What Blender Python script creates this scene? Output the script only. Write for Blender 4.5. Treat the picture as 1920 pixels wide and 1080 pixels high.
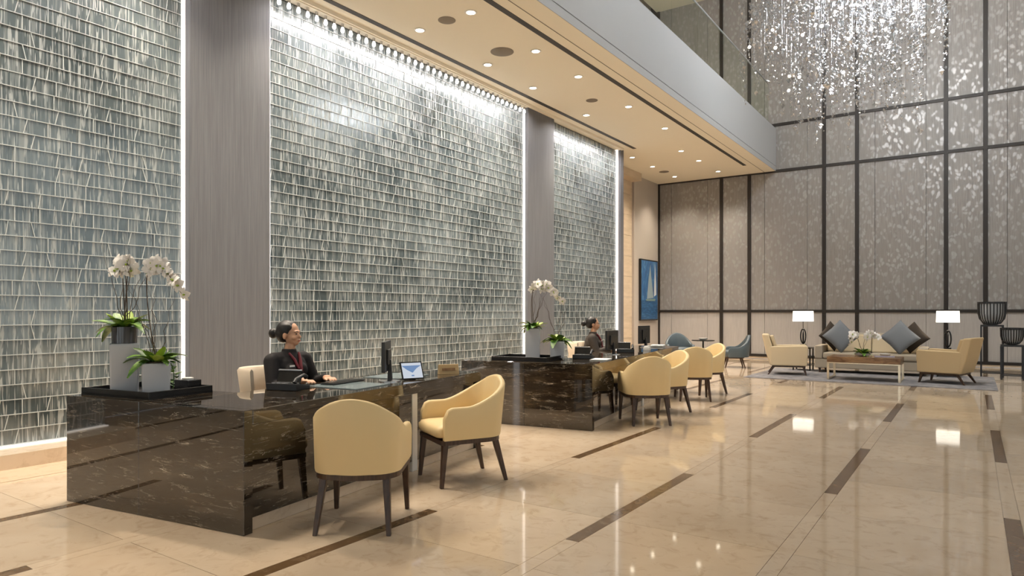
import bpy, bmesh, math, random
from mathutils import Vector, Matrix, Euler

# ------------------------------------------------------------------ scene, camera, light
for o in list(bpy.data.objects):
    bpy.data.objects.remove(o, do_unlink=True)
SC = bpy.context.scene
COL = SC.collection
PI = math.pi
rnd = random.Random(7)

YAW = math.atan(863 / 1260)
cam_data = bpy.data.cameras.new('camera')
cam_data.sensor_width = 36.0
cam_data.lens = 36.0 * 1260 / 1920
cam_data.shift_y = 45 / 1920
cam_data.clip_end = 200
cam = bpy.data.objects.new('camera', cam_data)
cam.location = (0, 0, 1.36)
cam.rotation_euler = (PI / 2, 0, YAW)
COL.objects.link(cam)
SC.camera = cam

SC.view_settings.view_transform = 'Standard'
SC.view_settings.look = 'None'
SC.view_settings.gamma = 1.0
SC.view_settings.use_curve_mapping = False
SC.view_settings.exposure = 0.16

world = bpy.data.worlds.new('world')
SC.world = world
world.use_nodes = True
wbg = world.node_tree.nodes['Background']
wbg.inputs[0].default_value = (0.95, 0.97, 1.0, 1)
wbg.inputs[1].default_value = 1.3

cy = SC.cycles
cy.use_adaptive_sampling = True
cy.adaptive_threshold = 0.03
cy.use_light_tree = False
cy.max_bounces = 6
cy.diffuse_bounces = 3
cy.glossy_bounces = 4
cy.transmission_bounces = 4
cy.transparent_max_bounces = 24
cy.caustics_reflective = False
cy.caustics_refractive = False
cy.sample_clamp_indirect = 6.0

WARM = (1.0, 0.87, 0.70)
SOFTW = (1.0, 0.95, 0.88)
COOL = (0.95, 0.98, 1.0)


def light(name, kind, loc, energy, color, parent=None, rot=(0, 0, 0), **kw):
    d = bpy.data.lights.new(name, kind)
    d.energy = energy
    d.color = color
    for k, v in kw.items():
        setattr(d, k, v)
    o = bpy.data.objects.new(name, d)
    COL.objects.link(o)
    o.location = loc
    o.rotation_euler = rot
    if parent:
        o.parent = parent
    return o


# unseen fill lights added under the atrium ceiling (dummy panels for them further down)
ATRIUM_Z = 12.0
FILL_PANELS = [(-1.6, 2.0), (2.6, 2.0), (-1.6, 7.0), (2.6, 7.0), (2.6, 12.0), (-1.6, 16.6), (2.6, 16.6), (6.8, 7.0), (6.8, 12.0)]
for i, (x, y) in enumerate(FILL_PANELS):
    light('atrium_fill_light', 'AREA', (x, y, ATRIUM_Z - 0.06), 22 if y < 9 else 16, SOFTW, shape='RECTANGLE', size=2.2, size_y=2.2)


# ------------------------------------------------------------------ materials
def sock(n, *names):
    for k in names:
        if k in n.inputs:
            return n.inputs[k]


def mat(name, col, rough=0.5, metal=0.0, spec=0.5, emit=None, estr=0.0, trans=0.0, alpha=1.0, coat=0.0, ior=1.5):
    m = bpy.data.materials.new(name)
    m.use_nodes = True
    b = m.node_tree.nodes['Principled BSDF']
    b.inputs['Base Color'].default_value = (*col, 1)
    b.inputs['Roughness'].default_value = rough
    b.inputs['Metallic'].default_value = metal
    b.inputs['Specular IOR Level'].default_value = spec
    b.inputs['IOR'].default_value = ior
    b.inputs['Transmission Weight'].default_value = trans
    b.inputs['Alpha'].default_value = alpha
    b.inputs['Coat Weight'].default_value = coat
    if emit:
        b.inputs['Emission Color'].default_value = (*emit, 1)
        b.inputs['Emission Strength'].default_value = estr
    return m


class NT:
    def __init__(s, m):
        s.m = m
        s.t = m.node_tree
        s.b = s.t.nodes['Principled BSDF']

    def n(s, typ, **kw):
        x = s.t.nodes.new(typ)
        for k, v in kw.items():
            setattr(x, k, v)
        return x

    def l(s, a, b):
        s.t.links.new(a, b)

    def coords(s, kind='Object', scale=(1, 1, 1), rot=(0, 0, 0)):
        mp = s.n('ShaderNodeMapping')
        mp.inputs['Scale'].default_value = scale
        mp.inputs['Rotation'].default_value = rot
        if kind == 'World':
            g = s.n('ShaderNodeNewGeometry')
            s.l(g.outputs['Position'], mp.inputs[0])
        else:
            g = s.n('ShaderNodeTexCoord')
            s.l(g.outputs[kind], mp.inputs[0])
        return mp.outputs[0]

    def noise(s, vec, scale=5, detail=4, rough=0.5, dist=0.0):
        x = s.n('ShaderNodeTexNoise')
        s.l(vec, x.inputs['Vector'])
        x.inputs['Scale'].default_value = scale
        x.inputs['Detail'].default_value = detail
        x.inputs['Roughness'].default_value = rough
        x.inputs['Distortion'].default_value = dist
        return x.outputs['Fac']

    def ramp(s, fac, stops):
        x = s.n('ShaderNodeValToRGB')
        e = x.color_ramp.elements
        while len(e) < len(stops):
            e.new(0.5)
        for i, (p, c) in enumerate(stops):
            e[i].position = p
            e[i].color = (*c, 1) if len(c) == 3 else c
        s.l(fac, x.inputs[0])
        return x.outputs[0]

    def mix(s, fac, a, b, mode='MIX'):
        x = s.n('ShaderNodeMix', data_type='RGBA', blend_type=mode)
        for i, v in ((0, fac), (6, a), (7, b)):
            if isinstance(v, (int, float)):
                x.inputs[i].default_value = v
            elif isinstance(v, tuple):
                x.inputs[i].default_value = (*v, 1)
            else:
                s.l(v, x.inputs[i])
        return x.outputs[2]

    def math(s, op, a, b=None):
        x = s.n('ShaderNodeMath', operation=op)
        for i, v in ((0, a), (1, b)):
            if v is None:
                continue
            if isinstance(v, (int, float)):
                x.inputs[i].default_value = v
            else:
                s.l(v, x.inputs[i])
        return x.outputs[0]

    def bump(s, h, strength=0.2, dist=0.01):
        x = s.n('ShaderNodeBump')
        x.inputs['Strength'].default_value = strength
        x.inputs['Distance'].default_value = dist
        s.l(h, x.inputs['Height'])
        s.l(x.outputs[0], s.b.inputs['Normal'])

    def col(s, c):
        s.l(c, s.b.inputs['Base Color'])

    def rough(s, c):
        s.l(c, s.b.inputs['Roughness'])


M = {}


def floor_mat(name, c0, c1, vein, rough=0.05):
    m = mat(name, c0, rough, spec=0.62)
    k = NT(m)
    v = k.coords('World')
    a = k.noise(v, 1.3, 4, 0.6, 0.6)
    b = k.noise(v, 7.0, 4, 0.65, 1.2)
    c = k.ramp(a, [(0.3, c0), (0.7, c1)])
    c = k.mix(k.ramp(b, [(0.52, (0, 0, 0)), (0.78, (1, 1, 1))]), c, vein)
    oi = k.n('ShaderNodeObjectInfo')
    tone = k.math('MULTIPLY_ADD', oi.outputs['Random'], 0.14)
    tone.node.inputs[2].default_value = 0.93
    cc = k.n('ShaderNodeCombineColor')
    for i in range(3):
        k.l(tone, cc.inputs[i])
    k.col(k.mix(1.0, c, cc.outputs[0], 'MULTIPLY'))
    return m


M['floor'] = floor_mat('beige_marble', (0.60, 0.465, 0.33), (0.68, 0.55, 0.41), (0.50, 0.37, 0.25))
M['strip'] = floor_mat('brown_marble', (0.13, 0.075, 0.035), (0.19, 0.115, 0.06), (0.28, 0.19, 0.11), 0.10)
M['plinth'] = floor_mat('cream_marble', (0.62, 0.50, 0.37), (0.70, 0.58, 0.45), (0.52, 0.40, 0.28), 0.15)


def dark_marble():
    m = mat('black_silver_marble', (0.02, 0.015, 0.01), 0.03, spec=0.5, ior=1.95)
    k = NT(m)
    v = k.coords('Object', (1.2, 1.2, 7.0))
    a = k.noise(v, 1.6, 4, 0.62, 0.9)
    base = k.ramp(a, [(0.33, (0.006, 0.005, 0.004)), (0.54, (0.028, 0.019, 0.011)), (0.74, (0.085, 0.06, 0.034))])
    v2 = k.coords('Object', (1.5, 1.5, 11.0))
    b = k.noise(v2, 2.6, 6, 0.72, 1.6)
    vein = k.ramp(b, [(0.565, (0, 0, 0)), (0.59, (0.5, 0.5, 0.5)), (0.612, (0, 0, 0)), (0.64, (0, 0, 0)), (0.69, (1, 1, 1))])
    g = k.noise(k.coords('Object', (3, 3, 6)), 2.0, 3, 0.5)
    gate = k.ramp(g, [(0.41, (0, 0, 0)), (0.57, (1, 1, 1))])
    f = k.math('MULTIPLY', vein, gate)
    k.col(k.mix(f, base, (0.60, 0.54, 0.45)))
    return m


M['dmarble'] = dark_marble()


def wall_panel():
    m = mat('caustic_fleck_wallcovering', (0.5, 0.45, 0.4), 0.45, spec=0.4)
    k = NT(m)
    v = k.coords('World')
    vw = k.coords('World', (60, 60, 2.5))
    weave = k.noise(vw, 1.0, 3, 0.6)
    base = k.ramp(weave, [(0.3, (0.215, 0.20, 0.19)), (0.7, (0.28, 0.262, 0.25))])
    # silver flecks standing in for chandelier caustics: voronoi cells stretched along the vertical, distorted
    vo = k.n('ShaderNodeTexVoronoi')
    vo.inputs['Scale'].default_value = 10.5
    mp = k.coords('World', (1.0, 1.0, 0.62))
    nz = k.n('ShaderNodeTexNoise')
    nz.inputs['Scale'].default_value = 5.0
    k.l(mp, nz.inputs['Vector'])
    mixv = k.n('ShaderNodeVectorMath', operation='MULTIPLY_ADD')
    k.l(nz.outputs['Color'], mixv.inputs[0])
    mixv.inputs[1].default_value = (0.18, 0.18, 0.18)
    k.l(mp, mixv.inputs[2])
    k.l(mixv.outputs[0], vo.inputs['Vector'])
    fl = k.ramp(vo.outputs['Distance'], [(0.26, (1, 1, 1)), (0.46, (0, 0, 0))])
    big = k.noise(v, 0.55, 2, 0.5)
    gate = k.ramp(big, [(0.36, (0.45, 0.45, 0.45)), (0.6, (1, 1, 1))])
    f = k.math('MULTIPLY', fl, gate)
    k.col(k.mix(k.math('MULTIPLY', f, 0.26), base, (0.74, 0.74, 0.74)))
    k.l(k.math('MULTIPLY', f, 0.7), k.b.inputs['Metallic'])
    return m


M['panel'] = wall_panel()
M['panel_plain'] = mat('plain_wallcovering', (0.46, 0.41, 0.36), 0.5)
_k = NT(M['panel_plain'])
_k.col(_k.ramp(_k.noise(_k.coords('World', (60, 60, 2.5)), 1.0, 3, 0.6), [(0.3, (0.36, 0.335, 0.315)), (0.7, (0.43, 0.405, 0.385))]))
M['bronze'] = mat('dark_bronze', (0.020, 0.015, 0.012), 0.5, 0.2)
M['ceiling'] = mat('cream_ceiling_paint', (0.87, 0.80, 0.66), 0.8)
M['white_paint'] = mat('grey_white_paint', (0.44, 0.45, 0.46), 0.55)
M['dark_slot'] = mat('dark_slot', (0.035, 0.03, 0.025), 0.6)
M['groove'] = mat('grey_groove', (0.32, 0.33, 0.34), 0.6)
M['grille'] = mat('grey_grille', (0.20, 0.165, 0.125), 0.7)
M['white_trim'] = mat('white_trim', (0.8, 0.76, 0.7), 0.5)
M['lamp_on'] = mat('lit_downlight', (1, 1, 1), 0.5, emit=(1.0, 0.90, 0.72), estr=14)
M['led'] = mat('led_strip', (1, 1, 1), 0.5, emit=(1.0, 0.92, 0.84), estr=1.0)
M['led_bulb'] = mat('led_bulb', (1, 1, 1), 0.5, emit=(1.0, 0.95, 0.92), estr=4)


def column_mat():
    m = mat('grey_ribbed_fabric', (0.30, 0.28, 0.27), 0.55, spec=0.3)
    k = NT(m)
    v = k.coords('World', (1, 1, 0.02))
    r = k.noise(v, 70, 3, 0.7)
    k.col(k.ramp(r, [(0.3, (0.115, 0.118, 0.127)), (0.7, (0.160, 0.164, 0.176))]))
    k.bump(r, 0.3, 0.004)
    return m


M['column'] = column_mat()


def stone_mat():
    m = mat('beige_stone', (0.62, 0.50, 0.36), 0.45)
    k = NT(m)
    k.col(k.ramp(k.noise(k.coords('World', (1, 1, 6)), 2, 4), [(0.3, (0.56, 0.45, 0.32)), (0.7, (0.66, 0.54, 0.40))]))
    return m


M['stone'] = stone_mat()
M['greywall'] = mat('grey_panel', (0.47, 0.42, 0.37), 0.5)


def glass_brick():
    m = mat('crystal_glass_face', (0.2, 0.21, 0.2), 0.12, spec=0.5, ior=2.1)
    k = NT(m)
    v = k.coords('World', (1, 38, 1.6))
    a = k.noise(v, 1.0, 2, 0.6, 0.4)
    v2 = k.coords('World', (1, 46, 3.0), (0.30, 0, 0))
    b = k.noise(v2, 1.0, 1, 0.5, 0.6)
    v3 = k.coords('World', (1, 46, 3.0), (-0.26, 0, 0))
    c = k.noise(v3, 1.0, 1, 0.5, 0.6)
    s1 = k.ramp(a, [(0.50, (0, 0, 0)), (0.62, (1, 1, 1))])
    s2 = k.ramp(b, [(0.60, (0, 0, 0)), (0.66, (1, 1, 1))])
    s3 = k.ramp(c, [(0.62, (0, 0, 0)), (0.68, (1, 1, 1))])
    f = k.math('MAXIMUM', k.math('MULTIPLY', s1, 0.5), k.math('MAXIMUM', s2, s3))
    base = k.ramp(k.noise(k.coords('World', (1, 0.55, 0.75)), 1.4, 4), [(0.36, (0.038, 0.058, 0.066)), (0.66, (0.140, 0.175, 0.188))])  # broad light and dark blotches stand in for reflections in the glass
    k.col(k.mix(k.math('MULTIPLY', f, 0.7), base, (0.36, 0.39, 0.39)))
    k.rough(k.math('MULTIPLY_ADD', f, 0.30))
    k.t.nodes[-1].inputs[2].default_value = 0.12
    k.bump(a, 0.25, 0.008)
    return m


M['gface'] = glass_brick()
M['gedge_glow'] = mat('painted_edge_glow', (0.47, 0.50, 0.50), 0.35, spec=0.6)  # pale colour stands in for light glowing along the brick edges
M['gback'] = mat('dark_grey_backing', (0.16, 0.165, 0.16), 0.6)
M['leather'] = mat('tan_leather', (0.79, 0.605, 0.32), 0.42, spec=0.4)
_k = NT(M['leather'])
_n = _k.noise(_k.coords('Object'), 160, 3, 0.6)
_k.bump(_n, 0.08, 0.003)
M['wood'] = mat('dark_walnut', (0.055, 0.026, 0.013), 0.35)
_k = NT(M['wood'])
_k.col(_k.ramp(_k.noise(_k.coords('Object', (30, 30, 3)), 2.0, 4), [(0.3, (0.035, 0.016, 0.008)), (0.7, (0.085, 0.042, 0.02))]))
M['cream_leather'] = mat('cream_leather', (0.74, 0.62, 0.48), 0.45)
M['cream_fabric'] = mat('cream_fabric', (0.66, 0.54, 0.36), 0.8, spec=0.2)
M['tan_fabric'] = mat('tan_fabric', (0.56, 0.42, 0.245), 0.8, spec=0.2)
M['sofa_fabric'] = mat('taupe_fabric', (0.42, 0.36, 0.28), 0.85, spec=0.2)
M['grey_velvet'] = mat('grey_velvet', (0.20, 0.21, 0.225), 0.8, spec=0.2)
M['brown_velvet'] = mat('dark_brown_velvet', (0.055, 0.042, 0.032), 0.8, spec=0.2)
M['blue_leather'] = mat('slate_blue_leather', (0.075, 0.10, 0.115), 0.40)
M['black'] = mat('black_lacquer', (0.008, 0.008, 0.008), 0.25)
M['black_plastic'] = mat('black_plastic', (0.016, 0.016, 0.017), 0.4)
M['silver'] = mat('silver_metal', (0.62, 0.62, 0.63), 0.25, 1.0)
M['champagne'] = mat('champagne_metal', (0.82, 0.72, 0.56), 0.25, 0.9)
M['vase'] = mat('grey_white_ceramic', (0.52, 0.53, 0.56), 0.35)
M['tinted'] = mat('smoked_glass', (0.055, 0.055, 0.065), 0.08, spec=0.8)
M['leaf'] = mat('leaf_green', (0.06, 0.15, 0.022), 0.4)
_k = NT(M['leaf'])
_k.col(_k.ramp(_k.noise(_k.coords('World'), 22, 2), [(0.35, (0.03, 0.10, 0.015)), (0.65, (0.16, 0.30, 0.03))]))
M['lime'] = mat('lime_leaf', (0.32, 0.44, 0.05), 0.45)
M['petal'] = mat('white_petal', (0.86, 0.82, 0.78), 0.55)
M['twig'] = mat('brown_twig', (0.065, 0.040, 0.025), 0.7)
M['skin'] = mat('skin', (0.62, 0.345, 0.215), 0.45)
M['hair'] = mat('black_hair', (0.010, 0.008, 0.007), 0.45)
M['jacket'] = mat('charcoal_jacket', (0.018, 0.016, 0.017), 0.75, spec=0.25)
M['grey_jacket'] = mat('grey_jacket', (0.055, 0.045, 0.038), 0.75, spec=0.25)
M['scarf'] = mat('burgundy_scarf', (0.16, 0.012, 0.022), 0.6)
M['lips'] = mat('lips', (0.35, 0.07, 0.06), 0.4)
M['eye'] = mat('eye_dark', (0.012, 0.008, 0.006), 0.3)
M['badge'] = mat('badge_white', (0.8, 0.8, 0.78), 0.3)
M['pad'] = mat('blue_grey_glass_pad', (0.24, 0.30, 0.32), 0.12, spec=0.7)
M['paper'] = mat('white_paper', (0.78, 0.77, 0.74), 0.7)
M['screen_dark'] = mat('dark_screen', (0.012, 0.013, 0.015), 0.12)
M['rug'] = mat('blue_grey_rug', (0.22, 0.21, 0.225), 0.95, spec=0.1)
_k = NT(M['rug'])
_k.col(_k.ramp(_k.noise(_k.coords('World'), 5, 5, 0.7), [(0.3, (0.14, 0.14, 0.165)), (0.7, (0.33, 0.31, 0.30))]))
M['shade'] = mat('lit_lamp_shade', (0.9, 0.87, 0.8), 0.7, emit=(1.0, 0.93, 0.82), estr=1.25)
M['table_wood'] = mat('walnut_burl', (0.20, 0.105, 0.045), 0.25)
_k = NT(M['table_wood'])
_k.col(_k.ramp(_k.noise(_k.coords('World', (1, 4, 4)), 4, 5, 0.6, 1.0), [(0.3, (0.11, 0.05, 0.02)), (0.7, (0.33, 0.19, 0.09))]))
M['purple'] = mat('mauve_cover', (0.30, 0.26, 0.38), 0.5)
M['white_ceramic'] = mat('white_ceramic', (0.78, 0.76, 0.72), 0.3)
M['bowl_metal'] = mat('dark_ribbed_metal', (0.03, 0.03, 0.032), 0.3, 0.5)
M['rattan'] = mat('pale_ribbed_glass', (0.30, 0.31, 0.32), 0.2, spec=0.8)
M['oak'] = mat('pale_oak', (0.42, 0.29, 0.14), 0.4)


def clear_glass(name, tint, gloss=0.25, rough=0.03, white=0.0):
    m = bpy.data.materials.new(name)
    m.use_nodes = True
    t = m.node_tree
    t.nodes.clear()
    out = t.nodes.new('ShaderNodeOutputMaterial')
    tr = t.nodes.new('ShaderNodeBsdfTransparent')
    tr.inputs[0].default_value = (*tint, 1)
    gl = t.nodes.new('ShaderNodeBsdfGlossy')
    gl.inputs['Roughness'].default_value = rough
    mx = t.nodes.new('ShaderNodeMixShader')
    mx.inputs[0].default_value = gloss
    t.links.new(tr.outputs[0], mx.inputs[1])
    t.links.new(gl.outputs[0], mx.inputs[2])
    last = mx
    if white:
        df = t.nodes.new('ShaderNodeBsdfDiffuse')
        df.inputs[0].default_value = (0.85, 0.85, 0.87, 1)
        m2 = t.nodes.new('ShaderNodeMixShader')
        m2.inputs[0].default_value = white
        t.links.new(mx.outputs[0], m2.inputs[1])
        t.links.new(df.outputs[0], m2.inputs[2])
        last = m2
    t.links.new(last.outputs[0], out.inputs[0])
    return m


M['bal_glass'] = clear_glass('balustrade_glass', (0.94, 0.965, 0.93), 0.05)
M['crystal'] = clear_glass('crystal', (0.86, 0.87, 0.89), 0.36, 0.06, 0.06)
M['added_window_glass'] = clear_glass('added_window_glass', (0.9, 0.93, 0.92), 0.06)


# ------------------------------------------------------------------ mesh builder
class B:
    def __init__(s):
        s.v = []
        s.f = []
        s.m = []

    def add(s, vs, fs, m=0):
        o = len(s.v)
        s.v += [tuple(p) for p in vs]
        for q in fs:
            s.f.append(tuple(i + o for i in q))
            s.m.append(m)
        return s

    def box(s, x0, x1, y0, y1, z0, z1, m=0):
        vs = [(x, y, z) for z in (z0, z1) for y in (y0, y1) for x in (x0, x1)]
        return s.add(vs, [(0, 2, 3, 1), (4, 5, 7, 6), (0, 1, 5, 4), (2, 6, 7, 3), (0, 4, 6, 2), (1, 3, 7, 5)], m)

    def frustum(s, c0, w0, d0, c1, w1, d1, m=0):
        vs = []
        for c, w, d in ((c0, w0, d0), (c1, w1, d1)):
            for sy in (-1, 1):
                for sx in (-1, 1):
                    vs.append((c[0] + sx * w / 2, c[1] + sy * d / 2, c[2]))
        return s.add(vs, [(0, 2, 3, 1), (4, 5, 7, 6), (0, 1, 5, 4), (2, 6, 7, 3), (0, 4, 6, 2), (1, 3, 7, 5)], m)

    def lathe(s, prof, n=24, c=(0, 0, 0), m=0, cap=True):
        vs = []
        for r, z in prof:
            for i in range(n):
                a = 2 * PI * i / n
                vs.append((c[0] + r * math.cos(a), c[1] + r * math.sin(a), c[2] + z))
        fs = []
        for j in range(len(prof) - 1):
            for i in range(n):
                k = (i + 1) % n
                fs.append((j * n + i, j * n + k, (j + 1) * n + k, (j + 1) * n + i))
        if cap:
            fs.append(tuple(reversed(range(n))))
            fs.append(tuple(range((len(prof) - 1) * n, len(prof) * n)))
        return s.add(vs, fs, m)

    def tube(s, path, rad, n=8, m=0, cap=True):
        P = [Vector(p) for p in path]
        R = rad if isinstance(rad, (list, tuple)) else [rad] * len(P)
        vs = []
        up = None
        for i, p in enumerate(P):
            d = (P[min(i + 1, len(P) - 1)] - P[max(i - 1, 0)])
            d = d.normalized() if d.length > 1e-9 else Vector((0, 0, 1))
            if up is None:
                up = Vector((0, 0, 1)) if abs(d.z) < 0.9 else Vector((1, 0, 0))
            a = d.cross(up)
            if a.length < 1e-6:
                a = d.cross(Vector((1, 0, 0)))
            a.normalize()
            b = a.cross(d).normalized()
            up = b
            for k in range(n):
                t = 2 * PI * k / n
                vs.append(p + (a * math.cos(t) + b * math.sin(t)) * R[i])
        fs = []
        for j in range(len(P) - 1):
            for i in range(n):
                k = (i + 1) % n
                fs.append((j * n + i, j * n + k, (j + 1) * n + k, (j + 1) * n + i))
        if cap:
            fs.append(tuple(reversed(range(n))))
            fs.append(tuple(range((len(P) - 1) * n, len(P) * n)))
        return s.add(vs, fs, m)

    def ell(s, c, r, nu=14, nv=9, m=0, rot=None):
        if isinstance(r, (int, float)):
            r = (r, r, r)
        R = Euler(rot).to_matrix() if rot else Matrix.Identity(3)
        c = Vector(c)
        vs = [c + R @ Vector((0, 0, -r[2]))]
        for j in range(1, nv):
            t = -PI / 2 + PI * j / nv
            for i in range(nu):
                a = 2 * PI * i / nu
                vs.append(c + R @ Vector((r[0] * math.cos(t) * math.cos(a), r[1] * math.cos(t) * math.sin(a), r[2] * math.sin(t))))
        vs.append(c + R @ Vector((0, 0, r[2])))
        fs = []
        for i in range(nu):
            fs.append((0, 1 + (i + 1) % nu, 1 + i))
        for j in range(nv - 2):
            for i in range(nu):
                k = (i + 1) % nu
                a = 1 + j * nu
                fs.append((a + i, a + k, a + nu + k, a + nu + i))
        e = len(vs) - 1
        a = 1 + (nv - 2) * nu
        for i in range(nu):
            fs.append((a + i, a + (i + 1) % nu, e))
        return s.add(vs, fs, m)

    def cap(s, p, q, r0, r1=None, n=12, m=0):
        r1 = r0 if r1 is None else r1
        s.tube([p, q], [r0, r1], n, m)
        s.ell(p, r0, n, 8, m)
        s.ell(q, r1, n, 8, m)
        return s

    def prism(s, poly, axis, lo, hi, m=0):
        n = len(poly)

        def P(a, b, w):
            return {'x': (w, a, b), 'y': (a, w, b), 'z': (a, b, w)}[axis]
        vs = [P(a, b, lo) for a, b in poly] + [P(a, b, hi) for a, b in poly]
        fs = [tuple(reversed(range(n))), tuple(range(n, 2 * n))]
        for i in range(n):
            k = (i + 1) % n
            fs.append((i, k, n + k, n + i))
        return s.add(vs, fs, m)

    def xf(s, M4):
        s.v = [tuple(M4 @ Vector(p)) for p in s.v]
        return s

    def mesh(s, name, mats, smooth=None, fix=True):
        me = bpy.data.meshes.new(name)
        me.from_pydata(s.v, [], s.f)
        if not isinstance(mats, (list, tuple)):
            mats = [mats]
        for q in mats:
            me.materials.append(M[q] if isinstance(q, str) else q)
        me.polygons.foreach_set('material_index', s.m)
        if fix:
            bm = bmesh.new()
            bm.from_mesh(me)
            bmesh.ops.recalc_face_normals(bm, faces=bm.faces)
            bm.to_mesh(me)
            bm.free()
        if smooth is not None:
            me.polygons.foreach_set('use_smooth', [True] * len(me.polygons))
            me.set_sharp_from_angle(angle=math.radians(smooth))
        me.update()
        return me

    def build(s, name, mats, parent=None, loc=(0, 0, 0), rz=0.0, smooth=None, bevel=0.0, seg=2, sub=0):
        me = s.mesh(name, mats, smooth)
        return link(name, me, parent, loc, rz, bevel, seg, sub)


def link(name, me, parent=None, loc=(0, 0, 0), rz=0.0, bevel=0.0, seg=2, sub=0):
    o = bpy.data.objects.new(name, me)
    COL.objects.link(o)
    o.location = loc
    o.rotation_euler = (0, 0, rz)
    if parent:
        o.parent = parent
    if bevel:
        md = o.modifiers.new('bevel', 'BEVEL')
        md.width = bevel
        md.segments = seg
        md.limit_method = 'ANGLE'
        md.angle_limit = math.radians(40)
        md.harden_normals = False
    if sub:
        md = o.modifiers.new('subd', 'SUBSURF')
        md.levels = sub
        md.render_levels = sub
    return o


def tag(o, label, cat, group=None, kind=None):
    o['label'] = label
    o['category'] = cat
    if group:
        o['group'] = group
    if kind:
        o['kind'] = kind
    return o


def thing(name, label, cat, loc=(0, 0, 0), rz=0.0, group=None, kind=None):
    o = bpy.data.objects.new(name, None)
    o.empty_display_size = 0.1
    COL.objects.link(o)
    o.location = loc
    o.rotation_euler = (0, 0, rz)
    return tag(o, label, cat, group, kind)


def dup(root, loc, rz, label):
    r = root.copy()
    COL.objects.link(r)
    r.location = loc
    r.rotation_euler = (0, 0, rz)
    r['label'] = label
    for ch in list(root.children):
        c = ch.copy()
        COL.objects.link(c)
        c.parent = r
        for g in list(ch.children):
            d = g.copy()
            COL.objects.link(d)
            d.parent = c
    return r


def face(fx, fy):
    return math.atan2(-fx, fy)


# ------------------------------------------------------------------ the room shell
CEIL = 5.42
BACK_Y = 20.3
GX = -7.28          # face of the glass wall
PLX = -6.85         # front of its plinth
LX = -8.30          # far left wall
RX, REAR = 11.0, -6.0

# --- floor: slab, tiles and strips
fl = thing('floor', 'polished beige marble floor with dark brown inlaid strips', 'floor', kind='structure')
B().box(-9, RX + 0.2, REAR - 0.2, BACK_Y + 0.3, -0.2, -0.012).build('screed', 'plinth', fl)
LINES = [-7.425, -6.325, -5.235, -4.145, -3.055, -1.965, -0.875, 0.215, 1.305, 2.395]
PITCH = 1.09
tile_me = B().box(-0.4985, 0.4985, -0.4985, 0.4985, -0.012, 0).mesh('tile', 'floor')
strip_me = B().box(-0.0438, 0.0438, -0.9985, 0.9985, -0.012, 0).mesh('strip', 'strip')
pale_me = B().box(-0.0438, 0.0438, -0.9985, 0.9985, -0.012, 0).mesh('pale_strip', 'floor')
for i, lx in enumerate(LINES):
    cx = lx + PITCH / 2
    for j in range(-1, 20):
        y = 1.5 + j - 0.5 + 0.5
        if y + 0.5 > BACK_Y:
            continue
        link('tile', tile_me, fl, (cx, y, 0))
    for j in range(-1, 10):
        yc = 0.5 + 2 * j
        if yc + 1 > BACK_Y + 0.3:
            continue
        dark = ((i + j) % 2 == 1)
        link('strip' if dark else 'pale_strip', strip_me if dark else pale_me, fl, (lx, yc, 0))
# beyond the view: one plain slab each side
B().box(LINES[-1] + PITCH, RX, REAR, BACK_Y, -0.012, 0).box(LINES[0] - 0.05, LINES[-1] + PITCH - 0.046, REAR, -0.002, -0.012, 0).build('floor_slab', 'floor', fl)

# --- back wall
BARS_W = [-8.24]
x = -6.24
while x < RX:
    BARS_W += [x, x + 0.82]
    x += 2.845
ROWS = [0.10, 1.385, 5.42, 6.75, 11.98]
wb = thing('wall_back', 'tall back wall of beige panels with silver caustic flecks in dark bronze bars', 'wall', kind='structure')
B().box(LX - 0.3, RX, BACK_Y + 0.05, BACK_Y + 0.3, 0, ATRIUM_Z).build('backing', 'bronze', wb)
B().box(LX, RX, BACK_Y - 0.02, BACK_Y + 0.05, 0, 0.10 - 0.03).build('skirting', 'plinth', wb)
bw = 0.045
for xb in BARS_W:
    B().box(xb - bw, xb + bw, BACK_Y - 0.05, BACK_Y + 0.05, 0.07, ATRIUM_Z).build('bar', 'bronze', wb)
for zb in ROWS[:-1]:
    B().box(LX, RX, BACK_Y - 0.045, BACK_Y + 0.05, zb - 0.038, zb + 0.038).build('bar', 'bronze', wb)
cols = [(LX + 0.1, -6.24)] if False else []
prev = -8.24
xs = BARS_W[1:] + [RX]
for xb in xs:
    x0, x1 = prev + bw, xb - bw
    if x1 - x0 > 1.2:
        e = 0.20 * (x1 - x0)
        cuts = [x0, x0 + e, x1 - e, x1]
    else:
        cuts = [x0, x1]
    for r in range(4):
        z0, z1 = ROWS[r] + 0.038, ROWS[r + 1] - 0.038
        for q in range(len(cuts) - 1):
            mid = len(cuts) == 2 or q == 1
            d = 0.008 if (q == 1 and len(cuts) == 4) else 0.0
            B().box(cuts[q] + 0.004, cuts[q + 1] - 0.004, BACK_Y - 0.012 + d, BACK_Y + 0.05, z0, z1).build('panel', 'panel' if r > 0 else 'panel_plain', wb)
    prev = xb

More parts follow.
